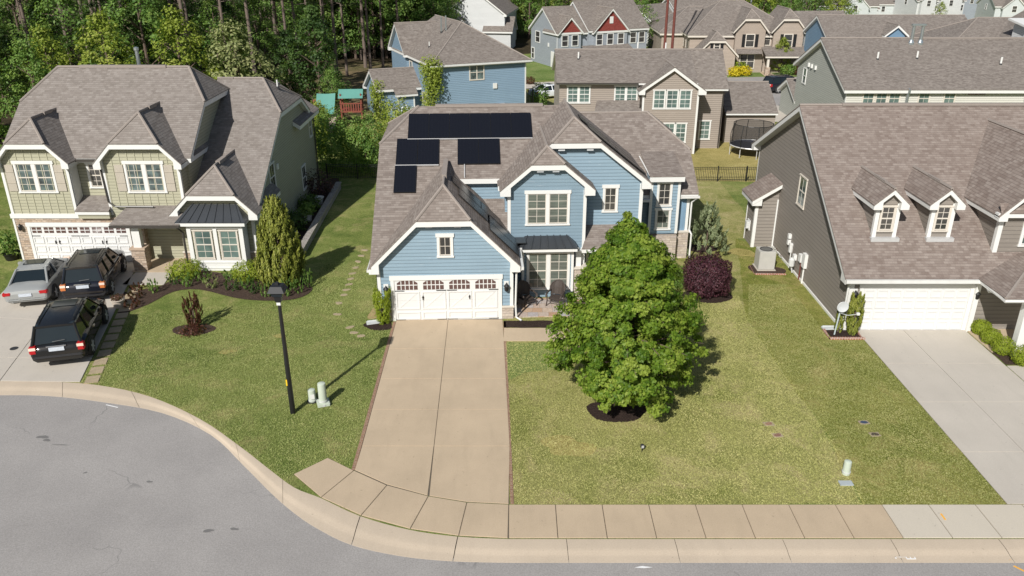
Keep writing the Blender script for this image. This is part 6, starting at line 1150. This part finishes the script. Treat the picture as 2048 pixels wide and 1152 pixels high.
# beige house
H = simple('beige_house', 'beige sided two storey house behind the blue one with a tall white edged gable', (0, 0, 0), 0, beige); t = H.t
H.wing('x', 3.9, 15.2, 71.6, 7.85, 4.4, 4.8, .47, ends=('g', None), wf=4.0, wb=4.4, oe=.25, ret=False, fas=.16); H.wing('x', 15.2, 17.75, 71.6, 7.85, 3.4, 4.8, .8, .47, ends=(None, 'g'), wf=3.0, wb=4.4, oe=.25, ret=False, fas=.16); H.wing('y', 66.65, 71.5, 13.0, 7.15, 2.75, 2.75, .7, ends=('g', None), wf=2.35, wb=2.2, oe=.35);
H.wing('x', 18.6, 23, 74.3, 4.7, 3.9, 3.6, .52, ends=('g', 'g'), ret=False, fas=.16, oe=.1); H.wall.box(17.6, 18.7, 72.6, 72.8, -.2, 4.6)
H.roof.slab([(6.6, 65.6, 3.35), (10.55, 65.6, 3.35), (10.55, 67.6, 4.3), (7.0, 67.6, 4.3)], .06); H.trim.box(6.6, 10.5, 65.63, 65.7, 3.1, 3.28); H.wall.box(6.9, 10.5, 65.9, 67.55, -.2, 3.3); H.gut.box(3.6, 10.3, 67.1, 67.2, 5.65, 5.76)
for x, z, c in ((11.55, 3.85, 3),):
    for k in range(3): window(t, FR(66.65, 11.56 + k * 1.06, 3.82), .86, 1.42, 1, (2, 2), True, white, white, pane_sky, tw=.08, head=.08)
for x in (12.6, 13.55): window(t, FR(66.65, x, 1.05), .8, 1.5, 1, (2, 2), True, white, white, pane_sky, tw=.08, head=.08)
for x in (4.6, 8.5): window(t, FR(67.6, x, 4.12), .82, 1.3, 2, (2, 2), True, white, white, pane_sky, tw=.08, head=.08, mull=.14)
window(t, FR(68.6, 15.95, .85), .85, 1.5, 1, (2, 2), True, white, white, pane_sky, tw=.08, head=.08); H.corner(10.65, 66.65, 0, 5.1, .13).corner(15.2, 66.65, 0, 5.1, -.13)
for x, y, z in ((5.6, 70.3, 7.2), (10.8, 72, 7.8), (13.2, 72, 7.75)): vent_pipe(t, (x, y, z), .6, .07)
MB().box(4.2, 4.6, 67.4, 67.58, 3.0, 3.5).build('vent_hood', white, t); downspout(t, [(17.9, 68.2, 4.9), (17.65, 68.5, 4.6), (17.62, 68.5, .1)], gutter_d); downspout(t, [(10.5, 67.1, 5.6), (10.45, 66.6, 5.2), (10.45, 66.6, 3.5)], gutter_d); H.finish(gut=gutter_d)
# grey-green house, rear right
H = simple('grey_green_house', 'long grey-green gabled house behind the taupe house with a cream rear wall', (0, 0, 0), 0, sage); t = H.t
H.wing('x', 27.6, 75, 74.2, 8.5, 7.0, 6.4, .47, ends=('g', None), wf=6.55, wb=6.0, oe=.4, ret=False); rear = MB().box(27.62, 42.3, 67.62, 67.64, -.2, 5.2); rear.build('rear_wall', cream, t); MB().box(42.45, 60, 67.62, 67.64, -.2, 5.2).build('side_wall', whites, t)
H.cap.box(36, 48, 74.05, 74.35, 8.45, 8.57)
for x, c in ((29.0, 3), (33.6, 1), (35.7, 1)):
    for k in range(c): window(t, FR(67.62, x + k * 1.08, 3.7), .85, 1.45, 1, (2, 2), True, cream_t, cream_t, pane_sky, tw=.08, head=.08)
MB().box(37.6, 39.0, 67.55, 67.61, 4.75, 4.95).build('wall_vent', plain('vent_red', (.12, .05, .04), .7), t); MB().tube([(32.55, 67.4, -.1), (32.55, 67.4, 4.9)], .13, 10).lathe([(.22, 4.9), (.22, 5.2), (.05, 5.3)], (32.55, 67.4, 0), 10).build('flue_pipe', copper, t)
for x, y in ((31.2, 71.2), (34.6, 71.3), (41.4, 70.5)): vent_pipe(t, (x, y, 8.5 - .47 * (74.2 - y)), .6, .08)
for x in (34.85, 35.65): MB().tube([(x, 73.4, 7.9), (x, 73.4, 9.6)], .13, 10).lathe([(.24, -.2), (.24, .1), (.13, .35)], (x, 73.4, 8.1), 10).build('flue_pipe', copper, t)
MB().box(34.65, 35.85, 73.25, 73.55, 9.6, 9.75).build('chimney_cap', copper, t); far_window(t, LF(27.6, 78.4, 4.0), .75, 1.3, white, pane_mix)
for y in (76.5, 77.3, 75.5): MB(LF(27.6, y, 5.6)).box(0, .25, 0, .15, 0, .35).build('vent_hood', white, t)
H.wing('x', 27.9, 31, 82.9, 3.6, 3.2, 2.6, .5, ends=('g', None), ret=False); H.corner(27.6, 67.65, 0, 5.2, .15); downspout(t, [(42.35, 67.3, 5.1), (42.35, 67.55, 4.8), (42.35, 67.55, .1)]); H.finish(gut=gutter_d)
H = simple('deep_blue_house', 'deep blue gabled house behind the ridge of the grey-green house', (0, 0, 0), 0, navy); t = H.t
H.wing('x', 38.3, 56, 106, 7.7, 4.4, 4.4, .5, ends=('g', 'g'), ret=False); H.wing('y', 101.5, 106, 46.2, 7.0, 1.5, 1.5, .8, ends=('g', None), ret=False); H.finish()
H = simple('brown_roof_house', 'brown hip roofed house with one small white dormer at the right edge', (0, 0, 0), 0, cream); t = H.t
H.wing('x', 47, 66, 97, 8.2, 6.5, 6.5, .5, ends=('h', 'h'), ret=False); H.wing('y', 88, 97, 58.2, 9.0, 4.6, 4.6, .6, ends=(('j', 7.2, .7), None), ret=False); MB().box(54.2, 55.9, 88.8, 91.5, 6.2, 8.0).build('dormer_wall', whites, t); MB().box(54.85, 55.3, 88.74, 88.8, 6.9, 7.7).build('dormer_window', pane_dark, t); MB().slab([(53.7, 88.4, 8.1), (56.4, 88.4, 8.1), (56.4, 92, 8.6), (53.7, 92, 8.6)], .2).build('dormer_roof', white, t); H.finish()
# tan house across the rear street
H = simple('tan_house', 'tan two storey house with two clipped gables and a dark shuttered front', (0, 0, 0), 0, tan, cream_t); t = H.t
H.wing('x', 23.5, 38, 117.5, 8.6, 6.6, 6.6, .58, ends=(('j', 4.8, .7), 'h'), wf=6.2, wb=6.2, ret=False); H.wing('x', 20.5, 27, 121, 7.6, 6, 6, .5, ends=(('j', 4.7, .6), None), ret=False, wf=5.6, wb=5.6)
for c in (31.3, 36.3): H.wing('y', 110.7, 117, c, 8.0, 2.35, 2.35, 1.15, ends=(('j', 6.9, 1.0), None), wf=1.95, wb=1.95, ret=False, oe=.4)
H.wing('y', 108.5, 114, 26.5, 5.4, 2.9, 2.9, 1.0, ends=(('j', 4.4, 1.0), None), wf=2.5, wb=2.5, ret=False)
for c in (31.3, 36.3):
    far_window(t, FR(110.7, c - .5, 3.35), 1.0, 1.5, cream_t, pane_dark)
    for s in (-1.05, .68): MB(FR(110.7, c + s, 3.3)).box(0, .4, 0, .06, 0, 1.6).build('shutter', black, t)
far_window(t, FR(111.3, 33.4, 3.5), .7, 1.4, cream_t, pane_dark); far_window(t, FR(108.5, 26.2, 3.3), .6, .7, cream_t, pane_dark); far_window(t, FR(110.7, 30.3, .6), 1.8, 1.7, cream_t, pane_dark)
for s in (-.55, .78): MB(FR(108.5, 26.2 + s, 3.25)).box(0, .35, 0, .06, 0, .8).build('shutter', black, t)
H.roof.slab([(32.9, 108.2, 2.5), (39.2, 108.2, 2.5), (38.6, 111, 3.4), (32.9, 111, 3.4)], .07); H.trim.box(32.9, 39.1, 108.25, 108.35, 2.2, 2.42); H.roof.slab([(29.6, 109.7, 2.6), (32.9, 109.7, 2.6), (32.9, 110.8, 3.1), (29.6, 110.8, 3.1)], .07)
for x in (33.4, 38.6): H.cor.box(x - .14, x + .14, 108.5, 108.8, 1.0, 2.3); H.base.box(x - .3, x + .3, 108.4, 108.95, -.1, 1.0)
MB().box(34.2, 35.2, 111.2, 111.29, 0, 2.1).build('front_door', plain('door_dark', (.05, .035, .03), .5), t)
for y in (113.5, 116): far_window(t, LF(23.5, y, 3.0), .9, 1.4, cream_t, pane_dark)
for x in (31, 33): vent_pipe(t, (x, 118.2, 8.3), 1.0, .1, copper)
H.finish()
# far rows, simple but whole: each a house with roof, gables and windows
def far_house(label, x, y, rz, w, d, ze, wall, gab=None, wins=(), name='distant_house', roof=sh_far):
    H = simple(name, label, (x, y, -max(0, min(y - 135, 205)) * .055 if x > 70 else 0), rz, wall, white, roof); t = H.t; zr_ = ze + .55 * (d / 2 + .35); H.wing('x', 0, w, d / 2, zr_, d / 2 + .35, d / 2 + .35, .55, ends=('g', 'g'), wf=d / 2, wb=d / 2, ret=False, caps=False)
    for c, hw, up in gab or (): H.wing('y', -1, d / 2, c, ze + hw * .95 + up, hw + .3, hw + .3, .95, ends=('g', None), wf=hw, wb=hw, ret=False, caps=False); far_window(t, FR(-1, c - .5, ze - 1.3), 1.0, 1.4)
    for u, z in wins: far_window(t, FR(0, u, z), .9, 1.4)
    far_window(t, LF(0, d / 2 + .5, ze - 1.2), .9, 1.3); H.finish(); return t
far_house('small white gabled house left of the rust brown poles', 22.6, 138, 40, 8, 7, 4.2, whites, None, ((1, 1), (4, 1))); far_house('pale grey house showing its gable above the tan house roof', 27.5, 141, 15, 10, 8, 5, pale, None, ((2, 3),))
far_house('white two storey house between the tan house and the deep blue house', 42.3, 122, 6, 7, 8, 4.2, whites, ((1.6, 1.6, .2),), ((4, 2.6), (5.4, 2.6)))
far_house('grey roofed house with pale gable left in the far row', 77, 215, 0, 15, 11, 5.0, pale, ((9, 3.4, 0),)); far_house('low brown roofed house with white pediment in the far row', 86, 226, 0, 11, 10, 4.0, whites, ((5, 3.5, -.2),)); far_house('wide brown roofed house with a small white dormer in the far row', 96, 238, 0, 16, 14, 5.0, pale, ((14, 1.8, .6),), ((4, 3), (7, 3)))
far_house('white farmhouse with two steep gables in the far row', 108, 228, 10, 14, 10, 6.0, whites, ((2.6, 2.1, .6), (9.2, 3.2, 1.0)), ((4.9, 3.4), (5.9, .8), (12.8, 3.4))); far_house('grey-blue house behind the white farmhouse', 134, 256, 10, 14, 11, 6.2, greyblue, ((3, 2.4, .3),)); far_house('house with blue-white gables at the far right', 120, 212, -8, 17, 12, 5.0, pale, ((4, 2.6, 0), (9, 2.4, .2)))
far_house('white gabled house farthest right behind the brown roof', 134, 200, 0, 14, 10, 4.4, whites, ((4, 2.6, 0),)); far_house('tall white house at the top right corner', 172, 292, 0, 18, 12, 7, whites, ((4, 2.6, .3), (12, 2.6, .3)), ((7.5, 4),)); far_house('long brown roof behind the far row, left', 127, 284, 6, 24, 13, 5.6, pale, ((18, 2.8, .3), (6, 2.8, .3))); far_house('long brown roof behind the far row, right', 150, 300, -5, 20, 13, 6.2, cream, ((6, 2.8, .2), (15, 2.6, .2))); far_house('brown roofed house at the far left of the far rows', 92, 262, 3, 20, 12, 5.8, cream, ((5, 2.8, 0),)); far_house('grey gabled house between the far rows', 112, 266, -4, 12, 11, 5.5, greyblue, ((4, 2.6, .2),)); far_house('small pale house at the back of the far rows', 148, 268, 12, 12, 10, 5, whites, ((5, 2.8, .2),))
